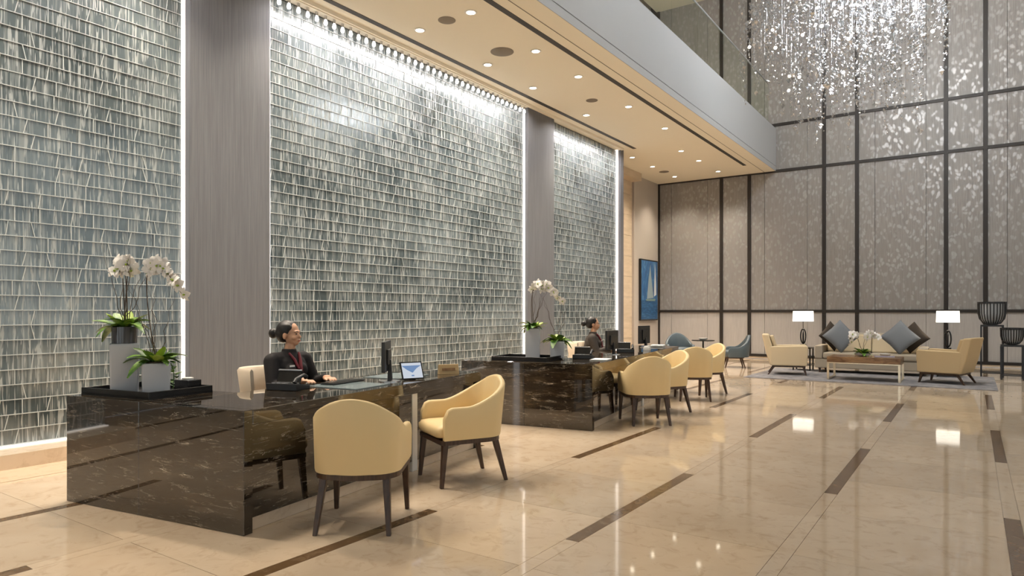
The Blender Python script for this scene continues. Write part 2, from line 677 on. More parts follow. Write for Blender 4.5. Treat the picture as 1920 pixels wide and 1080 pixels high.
# --- right wall and rear wall (behind the viewer): panelled piers, tall windows added to let light in
wr = thing('wall_right', 'beige wall with added tall windows facing the glass wall', 'wall', kind='structure')
for y0, y1 in ((REAR, -3.0), (0.0, 1.0), (4.0, 5.0), (8.0, 9.0), (12.0, 13.0), (16.0, BACK_Y)):
    B().box(RX, RX + 0.3, y0, y1, 0, ATRIUM_Z).build('pier', 'greywall', wr)
for y0 in (-3.0, 1.0, 5.0, 9.0, 13.0):
    B().box(RX, RX + 0.3, y0, y0 + 3.0, 0, 0.5).build('spandrel', 'greywall', wr)
    B().box(RX, RX + 0.3, y0, y0 + 3.0, 8.0, ATRIUM_Z).build('lintel', 'greywall', wr)
    B().box(RX + 0.12, RX + 0.14, y0, y0 + 3.0, 0.5, 8.0).build('pane', 'added_window_glass', wr)
    B().box(RX + 0.09, RX + 0.17, y0 + 1.46, y0 + 1.54, 0.5, 8.0).build('mullion', 'bronze', wr)
wq = thing('wall_rear', 'beige wall with tall glazing added for light behind the viewer', 'wall', kind='structure')
for x0, x1 in ((LX, -6.5), (-3.5, -2.5), (0.5, 1.5), (4.5, 5.5), (8.5, RX)):
    B().box(x0, x1, REAR - 0.3, REAR, 0, ATRIUM_Z).build('pier', 'greywall', wq)
for x0 in (-6.5, -2.5, 1.5, 5.5):
    B().box(x0, x0 + 3.0, REAR - 0.3, REAR, 5.6, ATRIUM_Z).build('lintel', 'greywall', wq)
    B().box(x0, x0 + 3.0, REAR - 0.16, REAR - 0.14, 0.0, 5.6).build('pane', 'added_window_glass', wq)
    B().box(x0 + 1.46, x0 + 1.54, REAR - 0.19, REAR - 0.11, 0.0, 5.6).build('mullion', 'bronze', wq)

# --- ceilings
ct = thing('ceiling', 'high pale ceiling over the atrium', 'ceiling', kind='structure')
B().box(-9, RX + 0.3, REAR - 0.3, BACK_Y + 0.3, ATRIUM_Z, ATRIUM_Z + 0.3).build('slab', 'ceiling', ct)
for (x, y) in FILL_PANELS:
    B().box(x - 1.15, x + 1.15, y - 1.15, y + 1.15, ATRIUM_Z - 0.03, ATRIUM_Z).build('fill_light_panel', 'white_trim', ct)  # unseen panels added to go with the fill lights

FX = -4.68
cl = thing('ceiling', 'low cream soffit ceiling above the reception desks', 'ceiling', kind='structure')
B().box(LX, FX - 0.30, REAR, BACK_Y, CEIL, CEIL + 0.25).build('slab', 'ceiling', cl)
B().box(FX - 0.30, FX, REAR, BACK_Y, CEIL, CEIL + 0.25).build('edge_board', 'ceiling', cl)
B().box(-7.40, -7.12, REAR, 15.3, CEIL - 0.05, CEIL - 0.001).build('cove_lip', 'ceiling', cl)
for sx, ye in ((-6.92, 15.5), (-5.20, 19.0)):
    B().box(sx - 0.045, sx + 0.045, -2.0, ye, CEIL - 0.006, CEIL - 0.0005).build('slot_vent', 'dark_slot', cl)
B().box(FX - 0.306, FX - 0.294, REAR, BACK_Y, CEIL - 0.004, CEIL).build('joint', 'grille', cl)
B().box(LX, FX - 0.8, REAR, BACK_Y, CEIL + 0.25, 6.45).build('balcony_deck', 'ceiling', cl)
B().box(LX, -6.6, 6.0, BACK_Y, 10.9, 11.1).build('upper_soffit', 'ceiling', cl)

fa = thing('balcony_fascia', 'smooth grey-white balcony fascia above the soffit', 'fascia', kind='structure')
B().box(FX - 0.8, FX, REAR, BACK_Y - 0.02, CEIL + 0.251, 6.65).build('upper_board', 'white_paint', fa)
B().box(FX + 0.0005, FX + 0.012, REAR, BACK_Y - 0.02, CEIL, CEIL + 0.13).build('lower_lip', 'white_paint', fa)
B().box(FX - 0.01, FX + 0.002, REAR, BACK_Y - 0.02, CEIL + 0.13, CEIL + 0.252).build('joint_line', 'groove', fa)
B().box(FX + 0.0005, FX + 0.012, REAR, BACK_Y - 0.02, CEIL + 0.145, 6.65).build('board', 'white_paint', fa)

bal = thing('glass_balustrade', 'frameless glass balustrade along the balcony edge', 'balustrade')
for i in range(12):
    y0 = 2.0 + i * 1.5
    B().box(FX - 0.14, FX - 0.125, y0 + 0.01, y0 + 1.49, 6.65, 7.88).build('pane', 'bal_glass', bal)
B().tube([(FX - 0.132, 2.0, 7.89), (FX - 0.132, 20.0, 7.89)], 0.018, 8).build('handrail', 'groove', bal, smooth=40)
B().box(FX - 0.16, FX - 0.105, 2.0, 20.0, 6.65, 6.69).build('base_channel', 'groove', bal)

pbx = thing('planter_box', 'low cream planter box behind the balcony glass', 'planter', (-5.6, 14.6, 6.65))
B().box(-0.25, 0.25, -1.3, 1.3, 0, 0.55).build('trough', 'ceiling', pbx, bevel=0.02)
B().box(-0.29, 0.29, -1.34, 1.34, 0.55, 0.6).build('rim', 'white_trim', pbx, bevel=0.01)
B().box(FX - 2.3, FX - 0.8, 12.0, 17.0, 6.45, 6.65).build('balcony_step', 'ceiling', fa)

# --- left wall: glass brick bays between fabric columns, then stone
LED_OBJS = []


def brick_mesh(w, h, seedv):
    """A cast glass block: sloping clear face, proud lip along the foot and one slanted side in pale painted edge glow."""
    r = random.Random(seedv)
    b = B()
    d, lip, sd = 0.030, 0.0075, 0.007
    sk = r.choice((0.0, 0.0, 0.018, 0.03)) * r.choice((-1, 1))
    y0, y1 = -w / 2, w / 2
    q = [r.uniform(-.0012, .0012) for _ in range(4)]
    # face
    b.add([(d - .006 + q[0], y0, lip), (d - .006 + q[1], y1, lip), (d - .006 + q[2], y1, h), (d - .006 + q[3], y0, h)], [(0, 1, 2, 3)], 0)
    # foot lip, its pale colour standing in for edge glow
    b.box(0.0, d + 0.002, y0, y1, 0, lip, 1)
    # slanted side strip in the same painted edge glow
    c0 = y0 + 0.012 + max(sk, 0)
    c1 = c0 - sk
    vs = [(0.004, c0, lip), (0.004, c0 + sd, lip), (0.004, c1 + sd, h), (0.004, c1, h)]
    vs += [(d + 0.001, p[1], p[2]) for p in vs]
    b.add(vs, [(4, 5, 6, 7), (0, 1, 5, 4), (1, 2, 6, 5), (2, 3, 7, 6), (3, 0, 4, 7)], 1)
    b.add([(0, y0, h), (0, y1, h), (d - .006 + q[2], y1, h), (d - .006 + q[3], y0, h)], [(0, 1, 2, 3)], 0)
    return b.mesh('glass_brick', ['gface', 'gedge_glow'])


WIDTHS = [0.20, 0.27, 0.34]
RH = 0.137
GZ0 = 0.14
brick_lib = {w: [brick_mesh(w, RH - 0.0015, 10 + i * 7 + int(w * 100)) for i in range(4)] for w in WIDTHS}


def glass_bay(label, y0, y1, z1):
    root = thing('wall_left', label, 'wall', kind='structure')
    B().box(GX - 0.12, GX - 0.02, y0, y1, 0.13, CEIL).build('backing', 'gback', root)
    r = random.Random(int(y0 * 100))
    items = []
    row = 0
    z = GZ0
    while z + RH <= z1 + 0.02:
        y = y0
        while y < y1 - 0.05:
            w = r.choice(WIDTHS)
            if y + w > y1 - 0.12:
                w = y1 - y
            items.append((y, min(w, y1 - y), z))
            y += w
        z += RH
        row += 1
    items.sort(key=lambda q: (GX ** 2 + (q[0] + q[1] / 2) ** 2 + (q[2] - 1.36) ** 2) if q[0] + q[1] > 2.1 else 1e6)
    near, rest = items[:300], items[300:]

    def pose(q):
        y, w, z = q
        base = min(WIDTHS, key=lambda a: abs(a - w))
        me = r.choice(brick_lib[base])
        return me, (GX - 0.02 + r.uniform(0, 0.003), y + w / 2, z), ((w - 0.0015) / base)
    for q in near:
        me, loc, sy = pose(q)
        o = link('glass_brick', me, root, loc)
        o.scale = (1, sy, 1)
        o.rotation_euler = (0, r.uniform(-.008, .008), r.uniform(-.008, .008))
    if rest:
        b = B()
        for q in rest:
            me, loc, sy = pose(q)
            rot = Matrix.Translation(loc) @ Euler((0, r.uniform(-.008, .008), r.uniform(-.008, .008))).to_matrix().to_4x4() @ Matrix.Diagonal((1, sy, 1, 1))
            vs = [rot @ v.co for v in me.vertices]
            off = len(b.v)
            b.v += [tuple(v) for v in vs]
            for p in me.polygons:
                b.f.append(tuple(i + off for i in p.vertices))
                b.m.append(p.material_index)
        o = b.build('glass_bricks', ['gface', 'gedge_glow'], root)
        o['kind'] = 'stuff'
    return root


glass_bay('crystal glass brick wall bay left of the wide grey column', 0.2, 4.095, CEIL)
glass_bay('wide crystal glass brick wall bay between the two grey columns', 5.225, 10.995, CEIL - 0.04)
glass_bay('narrow crystal glass brick wall bay beyond the second grey column', 12.085, 15.165, CEIL - 0.04)

for i, (y0, y1, lab) in enumerate(((4.14, 5.18, 'wide grey ribbed column left of the seated receptionist'), (11.04, 12.04, 'grey ribbed column behind the far orchids'))):
    c = thing('column', lab, 'column', (0, 0, 0), kind='structure')
    B().box(GX - 0.12, GX + 0.10, y0, y1, 0.13, CEIL).build('shaft', 'column', c, bevel=0.012)
    for yy in (y0 - 0.030, y1 + 0.030):
        B().box(GX - 0.02, GX + 0.04, yy - 0.013, yy + 0.013, 0.14, CEIL - 0.02).build('light_strip', 'led', c)
e = thing('column', 'slim grey end column beside the beige stone wall', 'column', kind='structure')
B().box(GX - 1.0, GX + 0.10, 15.24, 15.42, 0.0, CEIL).build('shaft', 'column', e, bevel=0.01)
B().box(GX - 0.02, GX + 0.05, 15.17, 15.21, 0.14, CEIL - 0.02).build('light_strip', 'led', e)

pl = thing('trim_1', 'low cream marble plinth under the glass wall', 'plinth', kind='structure')
for i in range(10):
    B().box(LX, PLX, 0.2 + i * 1.5, 0.2 + i * 1.5 + 1.497, 0, 0.128).build('plinth_stone', 'plinth', pl)
B().box(GX + 0.01, GX + 0.06, 0.2, 4.05, 0.128, 0.138).box(GX + 0.01, GX + 0.06, 5.27, 10.97, 0.128, 0.138).box(GX + 0.01, GX + 0.06, 12.11, 15.1, 0.128, 0.138).build('floor_light_strip', 'led', pl)

ws = thing('wall_left', 'beige stone clad wall with a grey panel at the far left corner', 'wall', kind='structure')
B().box(LX - 0.2, LX - 0.02, 15.4, BACK_Y, 0, CEIL).build('backing', 'greywall', ws)
for k in range(9):
    z0 = k * 0.6
    B().box(LX - 0.02, LX, 15.42, 18.40, z0 + 0.003, min(z0 + 0.597, CEIL)).build('stone_course', 'stone', ws)
B().box(LX - 0.02, LX + 0.06, 18.42, BACK_Y - 0.06, 0, CEIL).build('grey_panel', 'greywall', ws)
B().box(LX - 0.02, LX + 0.3, 15.42, 18.40, CEIL - 0.22, CEIL).build('bulkhead', 'stone', ws)
B().box(LX - 0.3, LX - 0.2, REAR, BACK_Y, 0, ATRIUM_Z).build('outer_wall', 'greywall', ws)

# LED track above the wide bay and glow strips over the bays
tr = thing('light_track', 'row of small white spotlights along the top of the glass wall', 'lights')
B().box(GX + 0.03, GX + 0.13, 5.22, 11.0, CEIL - 0.065, CEIL - 0.05).build('rail', 'ceiling', tr)
bul = B().lathe([(0.010, 0.0), (0.022, -0.02), (0.028, -0.05), (0.020, -0.075), (0.001, -0.08)], 10).mesh('bulb', 'led_bulb', 50)
hol = B().lathe([(0.020, 0.0), (0.020, 0.05)], 8).mesh('holder', 'silver', 50)
for i in range(39):
    y = 5.32 + i * 0.1475
    o = link('bulb', bul, tr, (GX + 0.085, y, CEIL - 0.115))
    link('holder', hol, o, (0, 0, -0.005))
# the light those spotlights throw down the glass
for (y0, y1, en) in ((0.4, 4.0, 40), (5.3, 10.95, 112), (12.1, 15.1, 72)):
    light('wall_wash_light', 'AREA', (GX + 0.50, (y0 + y1) / 2, CEIL - 0.07), en, (1.0, 0.93, 0.90), rot=(0, math.radians(14), 0), spread=math.radians(142),
          shape='RECTANGLE', size=0.08, size_y=y1 - y0)

# --- soffit downlights and speakers
ring_me = B().lathe([(0.062, 0.0), (0.085, -0.002), (0.085, -0.008), (0.062, -0.012), (0.058, 0.0)], 20, cap=False).mesh('trim_ring', 'white_trim', 40)
disc_me = B().lathe([(0.001, -0.004), (0.06, -0.004), (0.06, -0.0005), (0.001, -0.0005)], 20).mesh('lamp_face', 'lamp_on')
ORD = ['first', 'second', 'third', 'fourth', 'fifth', 'sixth', 'seventh', 'eighth', 'ninth', 'tenth']
DL = [(-5.6, [7.19, 8.83, 10.2, 12.25, 14.15], 'round ceiling downlight, %s along the row nearer the balcony edge'),
      (-6.56, [7.23, 8.87, 10.25, 12.29], 'round ceiling downlight, %s along the row nearer the glass wall'),
      (-7.36, [16.33, 17.68, 19.37], 'round ceiling downlight, %s along the row above the stone wall'),
      (-6.05, [16.37, 17.69, 19.35], 'round ceiling downlight, %s along the far row above the blue chairs'),
      (-5.6, [5.4, 3.6, 1.8], 'round ceiling downlight added for light, %s out of view on the balcony side'),  # this row and the next: unseen lights added to brighten the near end
      (-6.56, [5.4, 3.6, 1.8], 'round ceiling downlight added for light, %s out of view on the glass side')]
for x, ys, lab in DL:
    for i, y in enumerate(ys):
        d = thing('downlight', lab % ORD[i], 'downlight', (x, y, CEIL), group='soffit downlights')
        link('trim_ring', ring_me, d)
        link('lamp_face', disc_me, d)
        light('downlight_beam', 'SPOT', (0, 0, -0.02), 300, WARM, d, spot_size=math.radians(105), spot_blend=0.9, shadow_soft_size=0.06)
for i, y in enumerate((10.5, 13.0, 15.5, 18.0)):  # added fill lights that brighten the wall behind the balcony glass
    d = thing('downlight', 'unseen fill downlight added high above the balcony, %s from the near end' % ORD[i], 'downlight', (-7.2, y, 10.9), group='added balcony fill lights')
    link('trim_ring', ring_me, d)
    link('lamp_face', disc_me, d)
    light('downlight_beam', 'SPOT', (0, 0, -0.02), 420, WARM, d, spot_size=math.radians(110), spot_blend=0.9, shadow_soft_size=0.06)
for (x, y, r, lab) in ((-6.03, 7.2, 0.11, 'small round grey ceiling speaker nearest the viewer'), (-6.05, 8.56, 0.17, 'large round grey ceiling speaker'),
                       (-6.02, 11.5, 0.10, 'small round grey ceiling speaker farther along the soffit'), (-7.36, 18.53, 0.13, 'round grey ceiling speaker above the stone wall')):
    d = thing('ceiling_speaker', lab, 'speaker', (x, y, CEIL))
    B().lathe([(r, 0), (r, -0.008), (r - 0.01, -0.012), (0.001, -0.012)], 28).build('grille', 'grille', d, smooth=40)
    B().lathe([(r + 0.012, 0), (r + 0.012, -0.006), (r, -0.009)], 28, cap=False).build('rim', 'grille', d, smooth=40)

# ------------------------------------------------------------------ chandelier
CHX, CHY = -1.85, 12.0
ch = thing('chandelier', 'large chandelier of hanging crystal strands and small lit bulbs', 'chandelier', (CHX, CHY, 0))
B().lathe([(1.75, ATRIUM_Z - 0.12), (1.75, ATRIUM_Z - 0.001)], 48).build('ceiling_plate', 'silver', ch, smooth=40)


def strand_mesh(seedv, length):
    r = random.Random(seedv)
    b = B()
    b.tube([(0, 0, 0), (0, 0, length)], 0.0022, 4)
    z = 0.0
    while z < length - 0.1:
        big = r.random() < 0.12
        s_ = r.uniform(0.030, 0.048) if big else r.uniform(0.013, 0.024)
        hh = s_ * r.uniform(1.2, 2.0)
        a = r.uniform(0, PI)
        dx, dy = r.uniform(-.03, .03), r.uniform(-.03, .03)
        vs = [(dx, dy, z)] + [(dx + s_ * math.cos(a + q * PI / 2), dy + s_ * math.sin(a + q * PI / 2), z + hh) for q in range(4)] + [(dx, dy, z + hh * 1.7)]
        b.add(vs, [(0, 2, 1), (0, 3, 2), (0, 4, 3), (0, 1, 4), (5, 1, 2), (5, 2, 3), (5, 3, 4), (5, 4, 1)])
        z += r.uniform(0.05, 0.13)
    return b.mesh('crystal_strand', 'crystal')


strand_lib = [strand_mesh(300 + i, 7.4) for i in range(8)]
rc = random.Random(11)
cr_ = (math.cos(YAW), math.sin(YAW))
for i in range(280):
    a = rc.uniform(0, 2 * PI)
    rr = 1.55 * math.sqrt(rc.random())
    x, y = rr * math.cos(a), rr * math.sin(a)
    if x * cr_[0] + y * cr_[1] < -1.38:
        continue
    zb = 4.95 + 0.9 * (rr / 1.62) ** 2 * rc.random() + rc.gauss(0, 0.42)
    if x * cr_[0] + y * cr_[1] < -0.55:
        zb += 0.55
    zb = max(zb, 4.25)
    o = link('crystal_strand', strand_lib[i % 8], ch, (x, y, zb), rc.uniform(0, 6))
    o.scale = (1, 1, min(1.0, (ATRIUM_Z - 0.12 - zb) / 7.4))
bulb_me = B().ell((0, 0, 0), 0.024, 10, 7).mesh('bulb', mat('chandelier_bulb', (1, 1, 1), emit=(1, 0.9, 0.75), estr=22), 60)
for i in range(30):
    a = rc.uniform(0, 2 * PI)
    rr = 1.5 * math.sqrt(rc.random())
    link('bulb', bulb_me, ch, (rr * math.cos(a), rr * math.sin(a), rc.uniform(5.15, 7.2)))
for q in ((0.7, 0.6, 6.6), (1.2, 0.0, 6.8), (0.5, 1.25, 8.4), (1.0, 1.0, 9.4), (0.9, 0.5, 8.9)):
    light('chandelier_glow', 'POINT', q, 120 if q[2] < 7 else 400, COOL, ch, shadow_soft_size=0.4)


# ------------------------------------------------------------------ reception desks
TH = math.radians(8.5)
DH = 0.76


def desk(label, loc, length, endw, strip_at, joint):
    d = thing('reception_desk', label, 'desk', (*loc, 0), TH)
    mk = lambda nm, b, mt='dmarble', bv=0.003: b.build(nm, mt, d, bevel=bv, seg=1)
    mk('end_panel', B().box(-joint + 0.001, 0, 0, 0.07, 0, DH))
    mk('end_panel', B().box(-endw, -joint - 0.001, 0, 0.07, 0, DH))
    mk('side_panel', B().box(-endw, -endw + 0.05, 0.071, 0.66, 0, DH - 0.041))
    mk('inner_panel', B().box(-endw + 0.05, -0.78, 0.61, 0.66, 0, DH - 0.041))
    mk('end_worktop', B().box(-endw, -0.781, 0.071, 0.66, DH - 0.04, DH))
    mk('worktop', B().box(-0.78, 0, 0.071, length, DH - 0.095, DH))
    mk('front_panel', B().box(-0.075, -0.025, 0.071, strip_at - 0.04, 0.085, DH - 0.096))
    mk('front_panel', B().box(-0.075, -0.025, strip_at + 0.04, length - 0.07, 0.085, DH - 0.096))
    mk('white_strip', B().box(-0.07, -0.020, strip_at - 0.038, strip_at + 0.038, 0.0, DH - 0.096), 'white_ceramic')  # narrow white upright between the two front panels
    mk('far_end_panel', B().box(-0.78, -0.0, length - 0.069, length, 0, DH - 0.096))
    mk('plinth', B().box(-0.5, -0.045, 0.071, strip_at - 0.04, 0, 0.084), 'plinth')
    mk('plinth', B().box(-0.5, -0.045, strip_at + 0.04, length - 0.07, 0, 0.084), 'plinth')
    return d


def at(loc, lx, ly):
    return (loc[0] + lx * math.cos(TH) - ly * math.sin(TH), loc[1] + lx * math.sin(TH) + ly * math.cos(TH))


D1 = (-3.64, 2.44)
D2 = (-3.57, 6.83)
desk('near reception desk of black silver-veined marble beside the first seated receptionist', D1, 3.0, 1.76, 1.86, 0.97)
desk('far reception desk of black silver-veined marble lined with four tan chairs', D2, 4.6, 1.72, 2.3, 0.86)


# ------------------------------------------------------------------ tan tub chairs
def tub_shell(hw=0.275, front=0.25, back=-0.29, rc_=0.17, th=0.048, zb=0.365, zarm=0.62, ztop=0.835, lean=0.05):
    path = []
    n = 12
    for i in range(n):
        path.append((-hw + 0.0 * i, front + (back + rc_ - front) * i / n))
    for i in range(9):
        a = PI + (PI / 2) * i / 8
        path.append((-hw + rc_ + rc_ * math.cos(a), back + rc_ + rc_ * math.sin(a)))
    m_ = 8
    x0 = -hw + rc_
    for i in range(1, m_):
        path.append((x0 + (-2 * x0) * i / m_, back - 0.018 * math.sin(PI * i / m_)))
    for i in range(9):
        a = -PI / 2 + (PI / 2) * i / 8
        path.append((hw - rc_ + rc_ * math.cos(a), back + rc_ + rc_ * math.sin(a)))
    for i in range(1, n + 1):
        path.append((hw, back + rc_ + (front - back - rc_) * i / n))
    s_ = [0]
    for i in range(1, len(path)):
        s_.append(s_[-1] + math.dist(path[i], path[i - 1]))
    L = s_[-1]
    b = B()
    ring = []
    for i, p in enumerate(path):
        q0 = path[max(i - 1, 0)]
        q1 = path[min(i + 1, len(path) - 1)]
        tx, ty = q1[0] - q0[0], q1[1] - q0[1]
        l_ = math.hypot(tx, ty)
        nx, ny = ty / l_, -tx / l_          # outward (left of travel reversed)
        if nx * p[0] + ny * (p[1] - 0.0) < 0:
            nx, ny = -nx, -ny
        d = abs(s_[i] - L / 2)
        f = (0.5 + 0.5 * math.cos(PI * min(d / 0.54, 1))) ** 0.8
        H = zarm + (ztop - zarm) * f
        tip = min(s_[i], L - s_[i])
        if tip < 0.075:
            q = 1 - tip / 0.075
            H -= 0.075 * (1 - math.sqrt(max(0, 1 - q * q)))
        bk = max(0.0, min(1.0, (0.0 - p[1]) / 0.25))
        ly = -lean * bk

        def P(off, z):
            t = (z - zb) / (0.835 - zb)
            return (p[0] - nx * off + nx * 0.012 * t * (1 - bk), p[1] - ny * off + ly * max(t, 0), z)
        ring.append([P(0.004, zb), P(0, zb + 0.02), P(0, (zb + H) / 2), P(0, H - 0.018), P(0.008, H - 0.004), P(th / 2, H), P(th - 0.008, H - 0.004),
                     P(th, H - 0.018), P(th, (zb + H) / 2), P(th, zb + 0.02), P(th - 0.004, zb)])
    k = len(ring[0])
    vs = [q for r_ in ring for q in r_]
    fs = []
    for i in range(len(ring) - 1):
        for j in range(k):
            j2 = (j + 1) % k
            fs.append((i * k + j, i * k + j2, (i + 1) * k + j2, (i + 1) * k + j))
    fs.append(tuple(range(k)))
    fs.append(tuple(reversed(range((len(ring) - 1) * k, len(ring) * k))))
    b.add(vs, fs)
    return b, path


def make_tub(label):
    t = thing('tub_chair', label, 'chair', group='tan tub chairs at the reception desks')
    sh, path = tub_shell()
    sh.build('shell', 'leather', t, smooth=50)
    # seat cushion, a rounded pad between the arms
    b = B()
    prof = [(0.0, 0.385), (0.012, 0.40), (0.012, 0.445), (-0.012, 0.468), (-0.06, 0.478)]
    out = []
    hw, fr, bk = 0.232, 0.285, -0.235
    pts = []
    for cx_, cy_, a0 in ((hw - 0.05, fr - 0.05, 0), (-hw + 0.05, fr - 0.05, PI / 2), (-hw + 0.14, bk + 0.14, PI), (hw - 0.14, bk + 0.14, 1.5 * PI)):
        rr = 0.05 if cy_ > 0 else 0.14
        for i in range(6):
            a = a0 + (PI / 2) * i / 5
            pts.append((cx_ + rr * math.cos(a), cy_ + rr * math.sin(a)))
    n = len(pts)
    vs = []
    for off, z in prof:
        for (x, y) in pts:
            l_ = math.hypot(x, y)
            vs.append((x + x / l_ * off, y + y / l_ * off, z))
    fs = []
    for j in range(len(prof) - 1):
        for i in range(n):
            q = (i + 1) % n
            fs.append((j * n + i, j * n + q, (j + 1) * n + q, (j + 1) * n + i))
    fs.append(tuple(reversed(range(n))))
    fs.append(tuple(range((len(prof) - 1) * n, len(prof) * n)))
    b.add(vs, fs)
    b.build('seat_cushion', 'leather', t, smooth=60)
    # wooden seat rail following the shell outline
    rail = [(x * 0.97, y * 0.97) for x, y in path]
    rail += [(0.245, 0.268), (-0.245, 0.268)]
    B().prism(rail, 'z', 0.33, 0.366).build('seat_rail', 'wood', t)
    for sx in (-1, 1):
        B().frustum((sx * 0.245, 0.265, 0.0), 0.028, 0.028, (sx * 0.235, 0.235, 0.332), 0.046, 0.046).build('leg', 'wood', t, bevel=0.004)
        B().frustum((sx * 0.225, -0.30, 0.0), 0.028, 0.028, (sx * 0.195, -0.215, 0.332), 0.046, 0.046).build('leg', 'wood', t, bevel=0.004)
    return t


tub = make_tub('tan leather tub chair nearest the viewer, seen from behind')
tub.location = (-3.28, 3.07, 0)
tub.rotation_euler.z = face(-0.56, 0.83)
for (x, y, fx, fy, lab) in (
        (-3.46, 4.31, -0.47, -0.88, 'tan leather tub chair turned to the viewer at the near desk'),
        (-3.34, 7.78, -0.64, 0.77, 'tan leather tub chair seen from behind at the near end of the far desk'),
        (-3.50, 8.75, -0.50, -0.86, 'second tan tub chair along the far desk, its pale inside showing'),
        (-3.60, 10.25, -0.45, 0.89, 'third tan tub chair along the far desk, seen from behind'),
        (-3.72, 11.10, -0.55, -0.83, 'farthest tan tub chair along the far desk, its pale inside showing')):
    dup(tub, (x, y, 0), face(fx, fy), lab)


# ------------------------------------------------------------------ receptionists
def person(label, loc, rz, jacket, bun, look=0.0):
    t = thing('person', label, 'person', (*loc, 0), rz)
    # continuous body, facing +Y, seated, then fused by a voxel remesh
    b = B()
    b.ell((0, 0, 0.55), (0.155, 0.13, 0.13))
    b.cap((0, 0, 0.60), (0, -0.01, 0.80), 0.115, 0.125)
    b.ell((0, -0.01, 0.86), (0.165, 0.105, 0.16))
    b.cap((-0.15, -0.01, 0.955), (0.15, -0.01, 0.955), 0.055)
    b.cap((0, -0.005, 0.96), (0, 0.012, 1.07), 0.052, 0.046)
    hm = B()
    hm.ell((0, -0.008, 1.195), (0.073, 0.092, 0.085), 20, 14)
    hm.ell((0, 0.032, 1.150), (0.058, 0.062, 0.080), 20, 14)
    hm.ell((0, 0.055, 1.098), (0.032, 0.034, 0.026))
    hm.cap((0, 0.086, 1.172), (0, 0.103, 1.146), 0.008, 0.012)
    hm.ell((0, 0.094, 1.118), (0.020, 0.011, 0.008))
    hm.ell((0, 0.092, 1.108), (0.017, 0.010, 0.007))
    hm.ell((0, 0.078, 1.192), (0.046, 0.016, 0.012))
    for sx in (-1, 1):
        hm.ell((sx * 0.072, -0.002, 1.155), (0.010, 0.018, 0.030))
        hm.ell((sx * 0.034, 0.066, 1.140), (0.024, 0.020, 0.022))
    RH_ = Matrix.Translation((0, 0.0, 1.07)) @ Matrix.Rotation(look, 4, 'Z') @ Matrix.Translation((0, 0, -1.07))
    hm.xf(RH_)
    b.add(hm.v, hm.f)
    for sx in (-1, 1):
        sh, el, wr = (sx * 0.175, -0.01, 0.945), (sx * 0.225, 0.07, 0.735), (sx * 0.150, 0.275, 0.795)
        b.cap(sh, el, 0.050, 0.038)
        b.cap(el, wr, 0.037, 0.025)
        pm = (sx * 0.128, 0.335, 0.797)
        b.cap(wr, pm, 0.024, 0.028)
        for k, (dx, ln) in enumerate(((-0.026, 0.068), (-0.009, 0.078), (0.009, 0.074), (0.025, 0.058))):
            p0 = (pm[0] + dx, pm[1] + 0.018, pm[2])
            p1 = (pm[0] + dx * 1.15 - sx * 0.008, pm[1] + 0.02 + ln * 0.6, pm[2] + 0.002)
            p2 = (pm[0] + dx * 1.2 - sx * 0.012, pm[1] + 0.02 + ln, pm[2] - 0.016)
            b.cap(p0, p1, 0.0088, 0.008, 8)
            b.cap(p1, p2, 0.008, 0.007, 8)
        b.cap((pm[0] - sx * 0.022, pm[1] - 0.015, pm[2]), (pm[0] - sx * 0.048, pm[1] + 0.02, pm[2] - 0.006), 0.010, 0.009, 8)
        b.cap((pm[0] - sx * 0.048, pm[1] + 0.02, pm[2] - 0.006), (pm[0] - sx * 0.052, pm[1] + 0.045, pm[2] - 0.012), 0.009, 0.007, 8)
        b.cap((sx * 0.085, 0.0, 0.53), (sx * 0.105, 0.40, 0.52), 0.080, 0.056)
        b.cap((sx * 0.105, 0.40, 0.52), (sx * 0.105, 0.36, 0.10), 0.052, 0.036)
        b.cap((sx * 0.105, 0.35, 0.045), (sx * 0.11, 0.50, 0.035), 0.040, 0.032)
    body = b.build('body', 'skin', t, smooth=180)

    def fuse(o, vox, it=4):
        md = o.modifiers.new('remesh', 'REMESH')
        md.mode = 'VOXEL'
        md.voxel_size = vox
        md.use_smooth_shade = True
        ms = o.modifiers.new('smooth', 'SMOOTH')
        ms.factor = 0.5
        ms.iterations = it
    fuse(body, 0.0055, 3)
    # jacket
    j = B()
    j.ell((0, 0, 0.56), (0.175, 0.15, 0.13))
    j.cap((0, 0, 0.60), (0, -0.01, 0.80), 0.132, 0.140)
    j.ell((0, -0.008, 0.87), (0.182, 0.125, 0.150))
    j.cap((-0.15, -0.01, 0.952), (0.15, -0.01, 0.952), 0.068)
    j.lathe([(0.088, 0.97), (0.066, 1.01), (0.060, 1.045), (0.056, 1.045)], 18, (0, 0.0, 0))
    for sx in (-1, 1):
        j.ell((sx * 0.055, 0.085, 0.86), (0.062, 0.055, 0.065))
        sh, el, wr = (sx * 0.175, -0.01, 0.945), (sx * 0.228, 0.07, 0.735), (sx * 0.154, 0.262, 0.795)
        j.cap(sh, el, 0.066, 0.052)
        j.cap(el, wr, 0.050, 0.036)
    jk = j.build('jacket', jacket, t, smooth=180)
    fuse(jk, 0.008, 5)
    sk = B()
    sk.ell((0, 0, 0.53), (0.178, 0.155, 0.10))
    for sx in (-1, 1):
        sk.cap((sx * 0.085, 0.0, 0.53), (sx * 0.105, 0.40, 0.52), 0.092, 0.068)
        sk.cap((sx * 0.105, 0.40, 0.52), (sx * 0.105, 0.36, 0.12), 0.064, 0.050)
    so = sk.build('trousers', jacket, t, smooth=180)
    fuse(so, 0.010, 4)
    # shoes
    for sx in (-1, 1):
        B().ell((sx * 0.108, 0.43, 0.040), (0.047, 0.135, 0.040)).build('shoe', 'black', t, smooth=60)
    # hair
    hr = B()
    hr.ell((0, -0.022, 1.203), (0.082, 0.094, 0.088), 22, 16)
